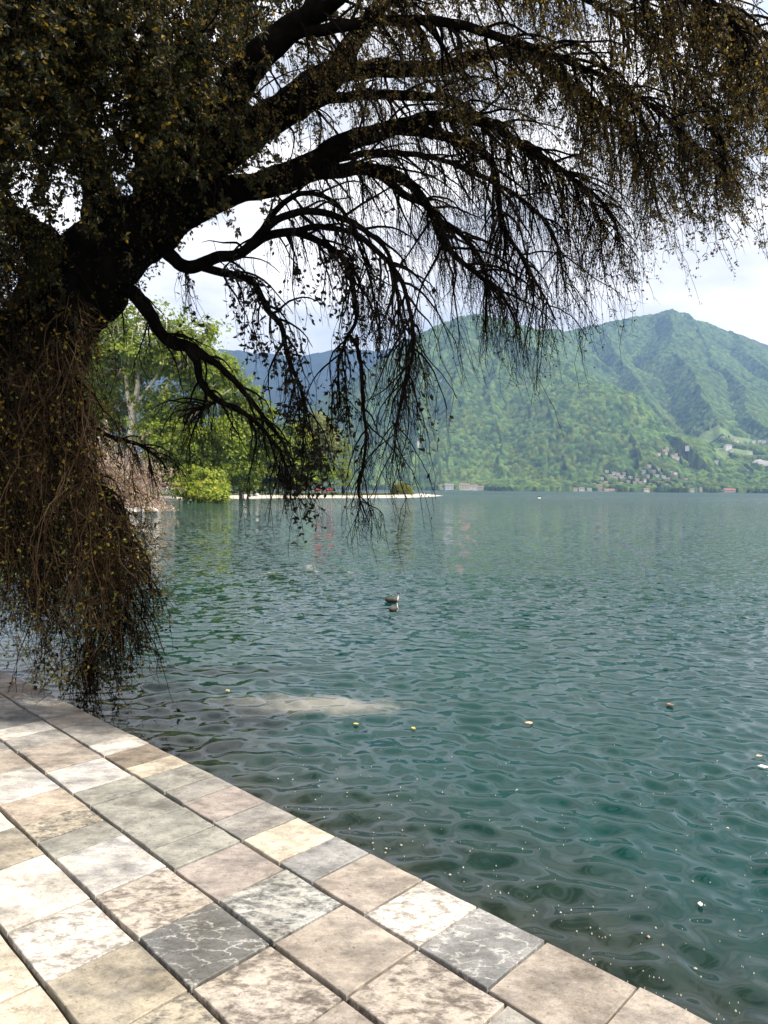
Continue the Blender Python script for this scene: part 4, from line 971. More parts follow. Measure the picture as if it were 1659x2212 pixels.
def build_weeping_tree():
    lim = {}
    for k, pts in LIMBS.items():
        c = np.array([[*P(x, y, d), w * d / FPX / 2] for x, y, d, w in pts])
        if k == 'trunk': c[0, 2] = 0.1
        c = catmull(c, 0.07)
        s = np.arange(len(c)) / 5.0
        wob = np.stack([fbm(s, np.full(len(s), 3.3 * j + len(k) * 7 + ord(k[-1])), 40 + j, 3) for j in range(3)], 1)
        c[:, :3] += wob * np.minimum(0.022 + c[:, 3:4] * 0.35, 0.06)
        c[:, 3] *= 1 + 0.22 * fbm(s * 0.9, np.full(len(s), 9.1 + ord(k[-1])), 60, 2)
        lim[k] = c
    base = np.array([lim['trunk'][0, 0], lim['trunk'][0, 1], 0.2])
    root = empty('weeping_tree', tuple(base))
    tag(root, 'huge dark weeping tree leaning over the lake with curtains of hanging twigs', 'tree')
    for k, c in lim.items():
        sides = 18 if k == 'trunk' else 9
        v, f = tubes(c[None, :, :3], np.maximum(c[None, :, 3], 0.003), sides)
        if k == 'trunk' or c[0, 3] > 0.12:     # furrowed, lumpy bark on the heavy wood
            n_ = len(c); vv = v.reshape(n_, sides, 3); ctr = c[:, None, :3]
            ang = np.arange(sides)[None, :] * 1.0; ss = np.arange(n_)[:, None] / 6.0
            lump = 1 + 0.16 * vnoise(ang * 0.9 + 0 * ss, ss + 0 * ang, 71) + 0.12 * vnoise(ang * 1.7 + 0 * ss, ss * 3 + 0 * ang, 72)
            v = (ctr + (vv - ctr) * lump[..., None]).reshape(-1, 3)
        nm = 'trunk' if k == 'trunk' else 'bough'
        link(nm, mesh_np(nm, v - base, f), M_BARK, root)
    secs, ters, twis, lpos, lcol, llen = [], [], [], [], [], []
    trunk_xy = np.array([P(200, 600, 11.2)[0], 11.2])
    for k, (ns, hl, nl, pal) in LP.items():
        c = lim[k]; n = len(c)
        lo = int(n * (0.22 if k in ('b1', 'b2', 'b3', 'b7', 'b8', 'b9', 'b10') else 0.12))
        ii = np.clip((lo + (n - lo - 2) * rng.uniform(0, 1, ns) ** 0.85).astype(int), 0, n - 2)
        st = c[ii, :3]; tg = norm(c[ii + 1, :3] - c[ii, :3]); rr = np.minimum(c[ii, 3] * 0.5, 0.017) + 0.003
        side = rng.normal(0, 1, (ns, 3)); side -= (side * tg).sum(1, keepdims=True) * tg
        d0 = tg * 0.8 + norm(side) * 0.8 + np.array([0, 0, 0.08])
        L = rng.uniform(0.5, 1.85, ns) * hl * (0.6 + 0.4 * np.minimum(1, rr / 0.015))
        if k in ('b1', 'b2', 'b14', 'b15', 'b2b', 'b2c', 'b3'): L = L * np.interp(ii / n, [0.5, 1.0], [1.0, 0.72])
        sp, sr = grow(st, d0, 10, L, 0.15, 0.14, rr, np.full(ns, 0.0045))
        secs.append((sp, sr))
        # the limb end itself bears twigs as well
        m = max(2, ns // 6)
        tail = c[int(n * 0.45):, :3]
        tj = np.linspace(0, len(tail) - 1, 10).astype(int)
        allp = np.concatenate([sp, np.repeat(tail[tj][None], m, 0)])
        nt = int(ns * (5.2 if k[:2] in ('b4', 'b5', 'b6') else 8))
        p, t, i, s = sample_on(allp, nt, 0.15, 1.0)
        outw = p[:, :2] - trunk_xy; outw = norm(np.concatenate([outw, np.zeros((nt, 1))], 1))
        outw = norm(outw * 0.5 + np.array([0.6, -0.1, 0.1]))
        tp, trd = grow(p, t * 0.5 + rng.normal(0, 0.30, (nt, 3)) + np.array([0, 0, -0.55]), 7, rng.uniform(0.3, 1.4, nt) * hl * (0.92 if k in ('b1', 'b2', 'b14', 'b15') else 1.0), 0.40, 0.20, 0.0046, 0.0022, outw, 0.26)
        ters.append((tp, trd))
        nw = int(nt * 3.7)
        p, t, i, s = sample_on(tp, nw, 0.1, 1.0)
        sd_ = rng.normal(0, 1, (nw, 3)); ow = outw[i]
        wp, wr = grow(p, t * 0.9 + norm(sd_) * 0.75 + ow * 0.25, 3, rng.uniform(0.06, 0.22, nw), 0.03, 0.2, 0.0026, 0.0014, ow, 0.25)
        twis.append((wp, wr))
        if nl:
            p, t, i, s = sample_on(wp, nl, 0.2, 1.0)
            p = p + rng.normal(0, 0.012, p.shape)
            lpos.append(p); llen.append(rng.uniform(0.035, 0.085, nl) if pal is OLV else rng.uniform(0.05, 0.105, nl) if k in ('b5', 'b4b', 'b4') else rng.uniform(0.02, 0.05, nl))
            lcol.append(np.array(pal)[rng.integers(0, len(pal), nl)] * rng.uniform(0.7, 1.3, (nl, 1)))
    # ---- long curtain hanging in front of the trunk, down to the water
    ncur = 430
    src = np.concatenate([lim[k][int(len(lim[k]) * 0.12):int(len(lim[k]) * 0.75), :3] for k in ('b9', 'b11', 'b12', 'b18', 'b19', 'b20')])
    S = src[rng.integers(0, len(src), ncur)] + rng.normal(0, 0.05, (ncur, 3))
    vx = 829.5 + S[:, 0] / S[:, 1] * FPX
    bot = np.interp(vx, [-330, 0, 40, 100, 150, 200, 250, 300, 330], [1250, 1330, 1390, 1455, 1470, 1460, 1400, 1340, 1180])
    zb = CAMZ - (bot - 1058) / FPX * S[:, 1]
    L = np.maximum(S[:, 2] - np.maximum(zb, 0.12), 0.4) * np.where(rng.uniform(0, 1, ncur) < 0.3, rng.uniform(0.8, 1.0, ncur), rng.uniform(0.2, 0.8, ncur))
    cp, crd = grow(S, rng.normal(0, 0.35, (ncur, 3)) + np.array([0.05, -0.2, -0.6]), 26, L * 1.08, 0.42, 0.30, rng.uniform(0.004, 0.009, ncur), np.full(ncur, 0.0028))
    cp[..., 2] = np.maximum(cp[..., 2], 0.08)
    curt = [(cp, crd)]
    nw = 3900
    p, t, i, s = sample_on(cp, nw, 0.05, 1.0)
    tp, tr = grow(p, t * 0.9 + rng.normal(0, 0.5, (nw, 3)), 7, rng.uniform(0.3, 0.95, nw), 0.25, 0.24, 0.0048, 0.0022, np.tile(np.array([[0.7, -0.25, 0.35]]), (nw, 1)), 0.30)
    tp[..., 2] = np.maximum(tp[..., 2], 0.06)
    nw2 = 13500
    p, t, i, s = sample_on(tp, nw2, 0.05, 1.0)
    wp, wr = grow(p, t * 0.6 + norm(rng.normal(0, 1, (nw2, 3))) * 0.8 + np.array([0.35, -0.15, 0.15]), 4, rng.uniform(0.08, 0.36, nw2), -0.02, 0.16, 0.0034, 0.0016, np.tile(np.array([[0.4, -0.2, 0.6]]), (nw2, 1)), 0.25)
    wp[..., 2] = np.maximum(wp[..., 2], 0.06)
    nl = 11000
    p, t, i, s = sample_on(wp, nl, 0.3, 1.0)
    lpos.append(p); llen.append(rng.uniform(0.03, 0.075, nl)); YL = [(0.30, 0.21, 0.03), (0.40, 0.32, 0.05), (0.05, 0.045, 0.01), (0.03, 0.035, 0.01), (0.20, 0.22, 0.04)]
    lcol.append(np.array(YL)[rng.integers(0, 5, nl)] * rng.uniform(0.7, 1.2, (nl, 1)))
    # short leafy shoots over the trunk and the main fork
    for kk, a0, a1, cnt in (('trunk', 0.25, 1.0, 5200), ('b7', 0.0, 0.3, 1600), ('b8', 0.0, 0.3, 1600), ('b9', 0.0, 0.5, 1400), ('b2', 0.0, 0.2, 900), ('b1', 0.0, 0.2, 900)):
        c = lim[kk]; m_ = int(len(c)); ii = rng.integers(int(m_ * a0), max(int(m_ * a1) - 1, 1), cnt)
        u = norm(rng.normal(0, 1, (cnt, 3)))
        lpos.append(c[ii, :3] + u * c[ii, 3:4] * rng.uniform(0.98, 1.35, (cnt, 1)) + np.array([0, 0, -0.02])); llen.append(rng.uniform(0.035, 0.08, cnt))
        lcol.append(np.array(OLV)[rng.integers(0, len(OLV), cnt)] * rng.uniform(0.7, 1.3, (cnt, 1)))
    # sprig of yellow leaves right above the water
    q = P(135, 1462, 10.6) + rng.normal(0, 1, (130, 3)) * np.array([0.30, 0.2, 0.09]); q[:, 2] = np.maximum(q[:, 2], 0.1)
    lpos.append(q); llen.append(rng.uniform(0.04, 0.075, 130)); lcol.append(np.array([(0.40, 0.33, 0.03), (0.30, 0.30, 0.04)])[rng.integers(0, 2, 130)])
    def emit(name, batches, sides, label=None, lo=0.6, hi=1.4, mul=1.0, warm=(1, 1, 1)):
        v, f = join([tubes(a, r, sides, sides == 3) for a, r in batches])
        me = mesh_np(name, v - base, f)
        tint = np.concatenate([np.repeat(rng.uniform(lo, hi, len(a)), (a.shape[1] * sides if sides != 3 else (a.shape[1] - 1) * 3 + 1)) for a, r in batches])[:, None] * np.array([warm]) * mul
        set_col(me, tint)
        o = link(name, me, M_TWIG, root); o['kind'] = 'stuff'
        if label: o['label'] = label
    emit('branchlet', secs, 4, mul=0.5)
    emit('hanging_twigs', ters, 3, mul=0.7)
    emit('side_twigs', twis, 3, mul=0.9)
    emit('twig_curtain', curt + [(tp, tr), (wp, wr)], 3, 'brown curtain of long twigs hanging to the water', 0.3, 5.0, 1.35, (1.2, 0.98, 0.72))  # twig tint brightened and warmed, sunlight put into the curtain's colour
    lp = np.concatenate(lpos); ll = np.concatenate(llen); lc = np.concatenate(lcol)
    v, f = leaves_mesh(lp, ll)
    me = mesh_np('leaves', v - base, f, False); set_col(me, np.repeat(lc, 4, 0))
    o = link('leaves', me, M_LEAF, root); o['kind'] = 'stuff'
build_weeping_tree()
# ------------------------------------------------------------------ houses on the far shore
M_WALL = [simple_mat('render_wall_' + a, c, 0.9, 0.08, 0.3) for a, c in (('white', (0.80, 0.77, 0.72)), ('cream', (0.72, 0.64, 0.50)), ('rose', (0.62, 0.47, 0.40)), ('grey', (0.50, 0.49, 0.47)))]
M_ROOF = [simple_mat('tile_roof_' + a, c, 0.9, 0.2, 0.5) for a, c in (('brown', (0.22, 0.13, 0.09)), ('red', (0.34, 0.12, 0.08)), ('grey', (0.20, 0.18, 0.17)))]
M_DARKGLASS = simple_mat('dark_window', (0.03, 0.035, 0.04), 0.15, 0.1, 1.0, spec=0.5)
M_WOOD = simple_mat('weathered_wood', (0.16, 0.115, 0.075), 0.85, 0.35, 3.0, 0.01, 12)
M_DARKWOOD = simple_mat('dark_wood', (0.045, 0.035, 0.028), 0.85, 0.3, 1.0)
M_RED = simple_mat('red_cloth', (0.26, 0.03, 0.025), 0.7, 0.15, 1.0)
M_WHITE = simple_mat('white_paint', (0.78, 0.76, 0.72), 0.5, 0.1, 3.0)

def box(bm, x0, x1, y0, y1, z0, z1):
    v = [bm.verts.new(p) for p in ((x0, y0, z0), (x1, y0, z0), (x1, y1, z0), (x0, y1, z0), (x0, y0, z1), (x1, y0, z1), (x1, y1, z1), (x0, y1, z1))]
    for f in ((3, 2, 1, 0), (4, 5, 6, 7), (0, 1, 5, 4), (1, 2, 6, 5), (2, 3, 7, 6), (3, 0, 4, 7)): bm.faces.new([v[i] for i in f])

def bm_mesh(name, fn):
    bm = bmesh.new(); fn(bm); me = bpy.data.meshes.new(name); bm.to_mesh(me); bm.free(); return me

def house(name, label, px, py, w, d, h, wall=0, roof=0, group=None, cat='house', wins=0, on_hill=True, storeys=2, rot=None, pos=None):
    q = hit(px, py) if pos is None else np.array(pos)
    zg = max(q[2], 0.5) if on_hill else 0.6
    root = empty(name, (q[0], q[1], zg)); root.rotation_euler.z = random.uniform(-0.35, 0.35) if rot is None else rot
    tag(root, label, cat, group)
    link('wall', bm_mesh('wall', lambda bm: box(bm, -w / 2, w / 2, -d / 2, d / 2, -10, h)), M_WALL[wall], root)
    rh = 0.24 * d; ov = 0.7
    def rf(bm):
        a = [bm.verts.new(p) for p in ((-w / 2 - ov, -d / 2 - ov, h), (w / 2 + ov, -d / 2 - ov, h), (w / 2 + ov, d / 2 + ov, h), (-w / 2 - ov, d / 2 + ov, h), (-w / 2 - ov, 0, h + rh), (w / 2 + ov, 0, h + rh))]
        for f in ((0, 1, 5, 4), (2, 3, 4, 5), (1, 2, 5), (3, 0, 4), (3, 2, 1, 0)): bm.faces.new([a[i] for i in f])
    link('roof', bm_mesh('roof', rf), M_ROOF[roof], root)
    if wins:
        me = bm_mesh('window', lambda bm: box(bm, -0.8, 0.8, -0.12, 0.1, -0.9, 0.9))
        for s in range(storeys):
            for k in range(wins):
                o = link('window', me, M_DARKGLASS, root)
                o.location = ((k + 0.5) / wins * w - w / 2, -d / 2 - 0.05, (s + 0.5) * h / storeys)
    return root

big = [('lake_villa', 'white stepped lakeside building left of the long shore complex', 970, 1057, 26, 16, 13, 0, 2), ('lake_hotel', 'left block of the long cream lakeside complex', 1003, 1057, 30, 18, 14, 1, 0), ('lake_hotel', 'middle block of the long cream lakeside complex', 1021, 1058, 26, 16, 12, 0, 0), ('lake_hotel', 'right block of the long cream lakeside complex', 1037, 1058, 20, 14, 10, 1, 0)]
for nm, lb, px, py, w, d, h, wl_, rf_ in big:
    house(nm, lb, px, py, w, d, h, wl_, rf_, 'lakeside buildings across the lake', 'building', wins=6, storeys=3, rot=0.0, pos=shore_hit(px))
shore_h = [(955, 10, 8, 6, 0, 'tiny white house left of the stepped lakeside building'), (1242, 12, 9, 7, 1, 'lone house on the wooded shore left of the village'), (1256, 16, 10, 8, 0, 'white shore house at the left end of the village waterfront'),
           (1273, 13, 9, 7, 0, 'small pale shore house beside the tall rose tower house'), (1296, 12, 11, 18, 2, 'tall rose tower house on the village waterfront'), (1316, 30, 10, 5, 0, 'long low boathouse with red roof on the village waterfront'), (1395, 18, 10, 8, 1, 'wide cream house on the waterfront below the village'),
           (1494, 12, 9, 8, 0, 'white waterfront house right of the village'), (1513, 8, 8, 11, 1, 'narrow cream waterfront tower right of the village')]
for px, w, d, h, wl_, lb in shore_h:
    house('shore_house', lb, px, 1060, w, d, h, wl_, 1 if 'red' in lb else random.choice((0, 0, 2)), 'houses along the far waterfront', wins=3 if w > 11 else 2, rot=random.uniform(-.2, .2), pos=shore_hit(px, 8))
house('boathouse', 'dark red boathouse with wide roof at the right shore', 1575, 1061, 34, 14, 6, 2, 1, None, 'boathouse', wins=5, storeys=1, rot=0.0, pos=shore_hit(1575, 8))
for i, (a, b) in enumerate(VIL):
    house('village_house', 'small pale house among trees of the hillside village above the waterfront', a, b, random.uniform(8, 14), random.uniform(7, 9), random.uniform(5, 7.5), random.choice((0, 1, 1, 2, 3)), random.choice((0, 0, 2)), 'houses of the hillside village', wins=2)
for i, (a, b) in enumerate(HAM):
    house('hamlet_house', 'small pale house of the upper hamlet in the forest above the village', a, b, random.uniform(10, 16), random.uniform(8, 10), random.uniform(6, 8), random.choice((0, 1, 1)), random.choice((0, 2)), 'houses of the upper hamlet', wins=2)
for i, (a, b) in enumerate(MEA):
    house('meadow_house', 'small white house beside the green meadow at right', a, b, random.uniform(10, 17), random.uniform(8, 10), random.uniform(6, 8), random.choice((0, 0, 1)), random.choice((0, 2)), 'houses by the meadow', wins=2)
house('manor_house', 'large square white house standing alone in the green meadow', 1572, 972, 24, 16, 17, 0, 2, wins=4, storeys=3, rot=0.1)
# hilltop station on the summit
q = hit(1474, 683)
house('summit_building', 'tiny building on the highest mountain summit', 1474, 683, 14, 10, 10, 3, 2, None, 'building', wins=3, rot=0.0)

# ------------------------------------------------------------------ beach things
def post():
    b = G(341, 1104); root = empty('mooring_post', (b[0], b[1], -0.5)); tag(root, 'weathered wooden mooring post standing in the water by the shrub', 'post')
    d = b[1]; h = 38 * d / FPX
    def tube(bm, r0, r1, z0, z1, n=10):
        ring = []
        for z, r in ((z0, r0), ((z0 + z1) / 2, (r0 + r1) / 2 * 1.03), (z1, r1)):
            ring.append([bm.verts.new((r * math.cos(i * 6.2832 / n), r * math.sin(i * 6.2832 / n) , z)) for i in range(n)])
        for a, c in zip(ring[:-1], ring[1:]):
            for i in range(n): bm.faces.new((a[i], a[(i + 1) % n], c[(i + 1) % n], c[i]))
        bm.faces.new(ring[-1]); bm.faces.new(ring[0][::-1])
    link('pole', bm_mesh('pole', lambda bm: tube(bm, 0.19, 0.15, 0, h + 0.5)), M_WOOD, root)
    link('white_band', bm_mesh('white_band', lambda bm: tube(bm, 0.235, 0.225, 0.75, 1.35)), M_WHITE, root)
    root.rotation_euler.y = 0.03
post()

def skin_mesh(name, verts, edges, radii, sub=1, root_i=0):
    me = bpy.data.meshes.new(name); me.from_pydata(verts, edges, [])
    o = bpy.data.objects.new('tmp', me); COL.objects.link(o)
    m = o.modifiers.new('s', 'SKIN'); m.use_smooth_shade = True
    for i, r in enumerate(radii):
        me.skin_vertices[0].data[i].radius = (r, r) if not isinstance(r, tuple) else r
        me.skin_vertices[0].data[i].use_root = (i == root_i)
    o.modifiers.new('d', 'SUBSURF').levels = sub
    dg = bpy.context.evaluated_depsgraph_get(); dg.update()
    r = bpy.data.meshes.new_from_object(o.evaluated_get(dg)); r.name = name
    bpy.data.objects.remove(o); bpy.data.meshes.remove(me)
    return r

M_SKIN = simple_mat('skin', (0.50, 0.32, 0.23), 0.6, 0.05, 2)
def person(label, px, py, pose, top, bottom, yaw=0.0):
    p = G(px, py, 0.45); z = lz(p)
    if pose == 'stand':
        V = [(0, 0, .95), (0, 0, 1.15), (0, .01, 1.38), (0, 0, 1.5), (0, -.02, 1.68), (-.10, 0, .9), (-.12, .0, .5), (-.12, .02, .06), (-.12, -.12, .03), (.10, 0, .9), (.14, -.04, .5), (.14, .04, .06), (.14, -.1, .03), (-.2, 0, 1.4), (-.25, .02, 1.12), (-.24, -.08, .88), (.2, 0, 1.4), (.26, .02, 1.12), (.22, -.12, .92)]
    else:
        V = [(0, .1, .14), (0, .13, .34), (0, .12, .56), (0, .08, .68), (0, .04, .86), (-.10, .02, .14), (-.13, -.30, .38), (-.13, -.46, .06), (-.13, -.58, .04), (.10, .02, .14), (.13, -.28, .40), (.13, -.44, .06), (.13, -.56, .04), (-.2, .12, .58), (-.26, .0, .36), (-.18, -.22, .36), (.2, .12, .58), (.27, .2, .3), (.3, .28, .06)]
    E = [(0, 1), (1, 2), (2, 3), (3, 4), (0, 5), (5, 6), (6, 7), (7, 8), (0, 9), (9, 10), (10, 11), (11, 12), (2, 13), (13, 14), (14, 15), (2, 16), (16, 17), (17, 18)]
    Rr = [(.15, .11), (.14, .10), (.16, .10), .055, .10, .085, .06, .045, .04, .085, .06, .045, .04, .055, .042, .035, .055, .042, .035]
    me = skin_mesh('person', V, E, Rr)
    for m in (M_SKIN, top, bottom): me.materials.append(m)
    hz = 1.52 if pose == 'stand' else 0.70; wz = 1.0 if pose == 'stand' else 0.25
    for f in me.polygons:
        c = f.center
        if c.z > hz: f.material_index = 0
        elif pose == 'stand': f.material_index = 1 if c.z > wz else 2
        else: f.material_index = 1 if (c.y > 0.0 and c.z > 0.2) else 2
    o = link('person', me); o.location = (p[0], p[1], z); o.rotation_euler.z = yaw
    tag(o, label, 'person', 'people on the beach spit')
CLO = {k: simple_mat('cloth_' + k, c, 0.9, 0.1, 2) for k, c in dict(black=(0.02, 0.02, 0.025), navy=(0.03, 0.04, 0.09), white=(0.7, 0.68, 0.65), red=(0.4, 0.05, 0.04), grey=(0.15, 0.15, 0.15), tan=(0.4, 0.3, 0.2)).items()}
person('person in dark clothes standing just right of the willow bush', 910, 1072.4, 'stand', CLO['navy'], CLO['black'], 0.6)
person('person in black standing near the tip of the spit', 920, 1071.0, 'stand', CLO['black'], CLO['black'], -0.5)
person('person in grey sitting at the tip of the spit', 926, 1071.4, 'sit', CLO['grey'], CLO['black'], 1.0)
person('person in dark top sitting left of the willow bush by the water', 856, 1073.2, 'sit', CLO['black'], CLO['tan'], 0.2)
person('person in white sitting at the left foot of the willow bush', 862, 1071.6, 'sit', CLO['white'], CLO['grey'], -0.3)
person('person in white sitting in front of the willow bush', 879, 1073.2, 'sit', CLO['white'], CLO['black'], 0.4)
person('person in black sitting on the beach where the dark walkway ends', 832, 1070.6, 'sit', CLO['black'], CLO['black'], 0.0)
person('person in dark top sitting on the middle of the beach', 816, 1072.0, 'sit', CLO['navy'], CLO['black'], 0.8)
person('person in white standing on the beach left of the conifer', 716, 1070.5, 'stand', CLO['white'], CLO['grey'], -0.8)
person('person in red standing on the beach below the awnings', 706, 1070.0, 'stand', CLO['red'], CLO['navy'], 0.3)

def walkway():
    a = G(640, 1069, 0.6); b = G(846, 1069.6, 0.6); d = b - a; L = float(np.hypot(d[0], d[1]))
    root = empty('walkway', (a[0], a[1], 0.75)); root.rotation_euler.z = math.atan2(d[1], d[0]); tag(root, 'long low dark wooden walkway along the back of the beach', 'walkway')
    link('deck', bm_mesh('deck', lambda bm: box(bm, 0, L, -0.9, 0.9, 0.18, 0.42)), M_DARKWOOD, root)
    me = bm_mesh('support', lambda bm: box(bm, -0.15, 0.15, -0.8, 0.8, -0.6, 0.18))
    n = int(L / 4)
    for i in range(n + 1):
        o = link('support', me, M_DARKWOOD, root); o.location.x = 0.2 + i * (L - 0.4) / n
walkway()

def awning(px, py, d, w, label):
    p = P(px, py, d); z = lz(p); root = empty('red_awning', (p[0], p[1], z)); tag(root, label, 'awning', 'red awnings between the park trunks')
    def cover(bm):
        a = [(-w / 2, -1.2, 1.75), (w / 2, -1.2, 1.75), (w / 2, 1.2, 1.75), (-w / 2, 1.2, 1.75), (-w / 2 + .2, 0, 2.35), (w / 2 - .2, 0, 2.35)]
        lo = [(x, y, zz - 0.45) for x, y, zz in a[:4]]
        V = [bm.verts.new(q) for q in a + lo]
        for f in ((0, 1, 5, 4), (2, 3, 4, 5), (1, 2, 5), (3, 0, 4), (0, 6, 7, 1), (1, 7, 8, 2), (2, 8, 9, 3), (3, 9, 6, 0)): bm.faces.new([V[i] for i in f])
    link('canopy', bm_mesh('canopy', cover), M_RED, root)
    me = bm_mesh('leg', lambda bm: box(bm, -0.05, 0.05, -0.05, 0.05, -0.2, 1.76))
    for sx in (-1, 1):
        for sy in (-1, 1):
            o = link('leg', me, M_WHITE, root); o.location = (sx * (w / 2 - 0.1), sy * 1.05, 0)
awning(686, 1062, 278, 2.4, 'red awning under the round tree, left one of the pair')
awning(713, 1062, 282, 3.0, 'red awning between the round tree and the conifer')

def rock(name, label, p, size, group, seed, m):
    bm = bmesh.new(); bmesh.ops.create_icosphere(bm, subdivisions=2, radius=1.0)
    r_ = np.random.default_rng(seed); o3 = r_.uniform(0, 50, 2)
    for v in bm.verts:
        n_ = 1 + 0.7 * float(vnoise(np.array([v.co.x * 1.6 + o3[0] + v.co.z]), np.array([v.co.y * 1.6 + o3[1] - v.co.z]), seed)[0])
        v.co = Vector((v.co.x * size[0] * n_, v.co.y * size[1] * n_, v.co.z * size[2] * n_))
    me = bpy.data.meshes.new('rock'); bm.to_mesh(me); bm.free()
    o = link(name, me, m); o.location = tuple(p); o.rotation_euler.z = r_.uniform(0, 3); tag(o, label, 'rock', group)
M_ROCK = simple_mat('shore_rock', (0.42, 0.40, 0.37), 0.9, 0.35, 1.2, 0.05, 4)
for i in range(7):
    p = G(272 + i * 9 + random.uniform(-3, 3), 1110 - i * 0.8 + random.uniform(-1.5, 1.5)); rock('shore_rock', 'pale boulder at the waterline under the pinkish shrub', (p[0], p[1], 0.15), (random.uniform(0.8, 1.6), random.uniform(0.6, 1.2), random.uniform(0.4, 0.7)), 'boulders below the shrub', 50 + i, M_ROCK)
for i in range(5):
    p = G(528 + i * 7, 1076 + random.uniform(-0.5, 0.5)); rock('beach_rock', 'brown boulder of the pile on the beach below the small yellow green tree', (p[0], p[1], 0.5), (random.uniform(0.6, 1.3), 0.8, random.uniform(0.5, 0.9)), 'boulders on the beach', 80 + i, M_DARKWOOD if i % 2 else M_ROCK)

# ------------------------------------------------------------------ water birds
def bird_mat(name, lo, hi, z):
    m, n, l, o = mat(name)
    p = n.new('ShaderNodeBsdfPrincipled'); p.inputs['Roughness'].default_value = 0.7
    t = n.new('ShaderNodeTexCoord'); sx = n.new('ShaderNodeSeparateXYZ'); l.new(t.outputs['Object'], sx.inputs[0])
    nz = N_(n, 'ShaderNodeTexNoise', Scale=30.0, Detail=4.0); l.new(t.outputs['Object'], nz.inputs[0])
    a = N_(n, 'ShaderNodeMath', operation='MULTIPLY_ADD'); a.inputs[1].default_value = 0.04; l.new(nz.outputs[0], a.inputs[0]); l.new(sx.outputs['X'], a.inputs[2])
    mr = N_(n, 'ShaderNodeMapRange'); mr.inputs[1].default_value = z; mr.inputs[2].default_value = z + 0.03; l.new(a.outputs[0], mr.inputs[0])
    r = ramp(n, l, mr.outputs[0], [(0.0, lo), (1.0, hi)])
    l.new(r.outputs[0], p.inputs['Base Color']); l.new(p.outputs[0], o.inputs[0]); return m
M_BDARK = simple_mat('dark_feather', (0.035, 0.026, 0.02), 0.7, 0.5, 25)
M_BODY = bird_mat('body_feather', (0.045, 0.033, 0.026), (0.62, 0.58, 0.54), 0.185)
M_BWHITE = simple_mat('white_feather', (0.72, 0.68, 0.64), 0.7, 0.1, 20)
def grebe(label, px, py, yaw, s, headturn=0.0):
    p = G(px, py); root = empty('grebe', (p[0], p[1], 0.0)); root.rotation_euler.z = yaw; root.scale = (s, s, s); tag(root, label, 'water bird', 'pair of grebes on the lake')
    # body swims with breast towards +X
    body = skin_mesh('body', [(-.24, 0, .105), (-.17, 0, .085), (-.05, 0, .085), (.08, 0, .08), (.17, 0, .08), (.205, 0, .14), (.20, 0, .21), (.205, 0, .275)], [(i, i + 1) for i in range(7)], [.028, .075, .10, .095, .07, .042, .030, .028], 2, 2)
    for f in body.polygons: f.use_smooth = True
    link('body', body, M_BODY, root)
    c = (.215 + 0.0, 0, .30)
    head = skin_mesh('head', [(.185, 0, .298), (.22, 0, .30), (.25, 0, .292)], [(0, 1), (1, 2)], [.028, .034, .018], 2, 1)
    for f in head.polygons: f.use_smooth = True
    hd = link('head', head, M_BDARK, root)
    link('bill', skin_mesh('bill', [(.25, 0, .292), (.29, 0, .288), (.315, 0, .285)], [(0, 1), (1, 2)], [.010, .007, .002], 1), simple_mat('bill_horn', (0.25, 0.16, 0.12), 0.5), hd)
    for sy in (-1, 1):
        link('crest', skin_mesh('crest', [(.19, sy * .015, .318), (.165, sy * .025, .352)], [(0, 1)], [.014, .004], 1), M_BDARK, hd)
        link('cheek', skin_mesh('cheek', [(.215, sy * .022, .288), (.235, sy * .02, .286)], [(0, 1)], [.017, .012], 1), M_BWHITE, hd)
grebe('dark grebe swimming side on, the farther of the two birds', 846, 1301, 0.1, 0.80)
grebe('grebe facing away with raised dark crest, the nearer of the two birds', 850, 1320, 0.95, 0.70)
# small far thing on the water
def kayak():
    p = G(1165, 1077); root = empty('kayak', (p[0], p[1], 0.02)); tag(root, 'tiny kayak with a paddler far out on the lake', 'kayak'); root.rotation_euler.z = 1.1
    me = skin_mesh('hull', [(-2.0, 0, .25), (-1, 0, .15), (0, 0, .14), (1, 0, .15), (2.0, 0, .25)], [(i, i + 1) for i in range(4)], [.03, .2, .28, .2, .03], 1, 2)
    link('hull', me, M_WHITE, root)
    link('paddle', bm_mesh('paddle', lambda bm: box(bm, 0.28, 0.33, -1.1, 1.1, 0.72, 0.76)), M_DARKWOOD, root)
    V = [(0, 0, .25), (0, 0, .5), (.02, 0, .72), (.02, 0, .82), (.03, 0, .97), (.0, -.2, .72), (.25, -.3, .6), (.0, .2, .72), (.25, .3, .66), (.5, 0, .26)]
    me = skin_mesh('person', V, [(0, 1), (1, 2), (2, 3), (3, 4), (2, 5), (5, 6), (2, 7), (7, 8), (0, 9)], [.15, .14, .13, .05, .1, .06, .04, .06, .04, .09], 1)
    o = link('person', me, CLO['black']); o.location = root.location; o.rotation_euler.z = 1.1; tag(o, 'paddler in black sitting in the tiny far kayak', 'person')
kayak()

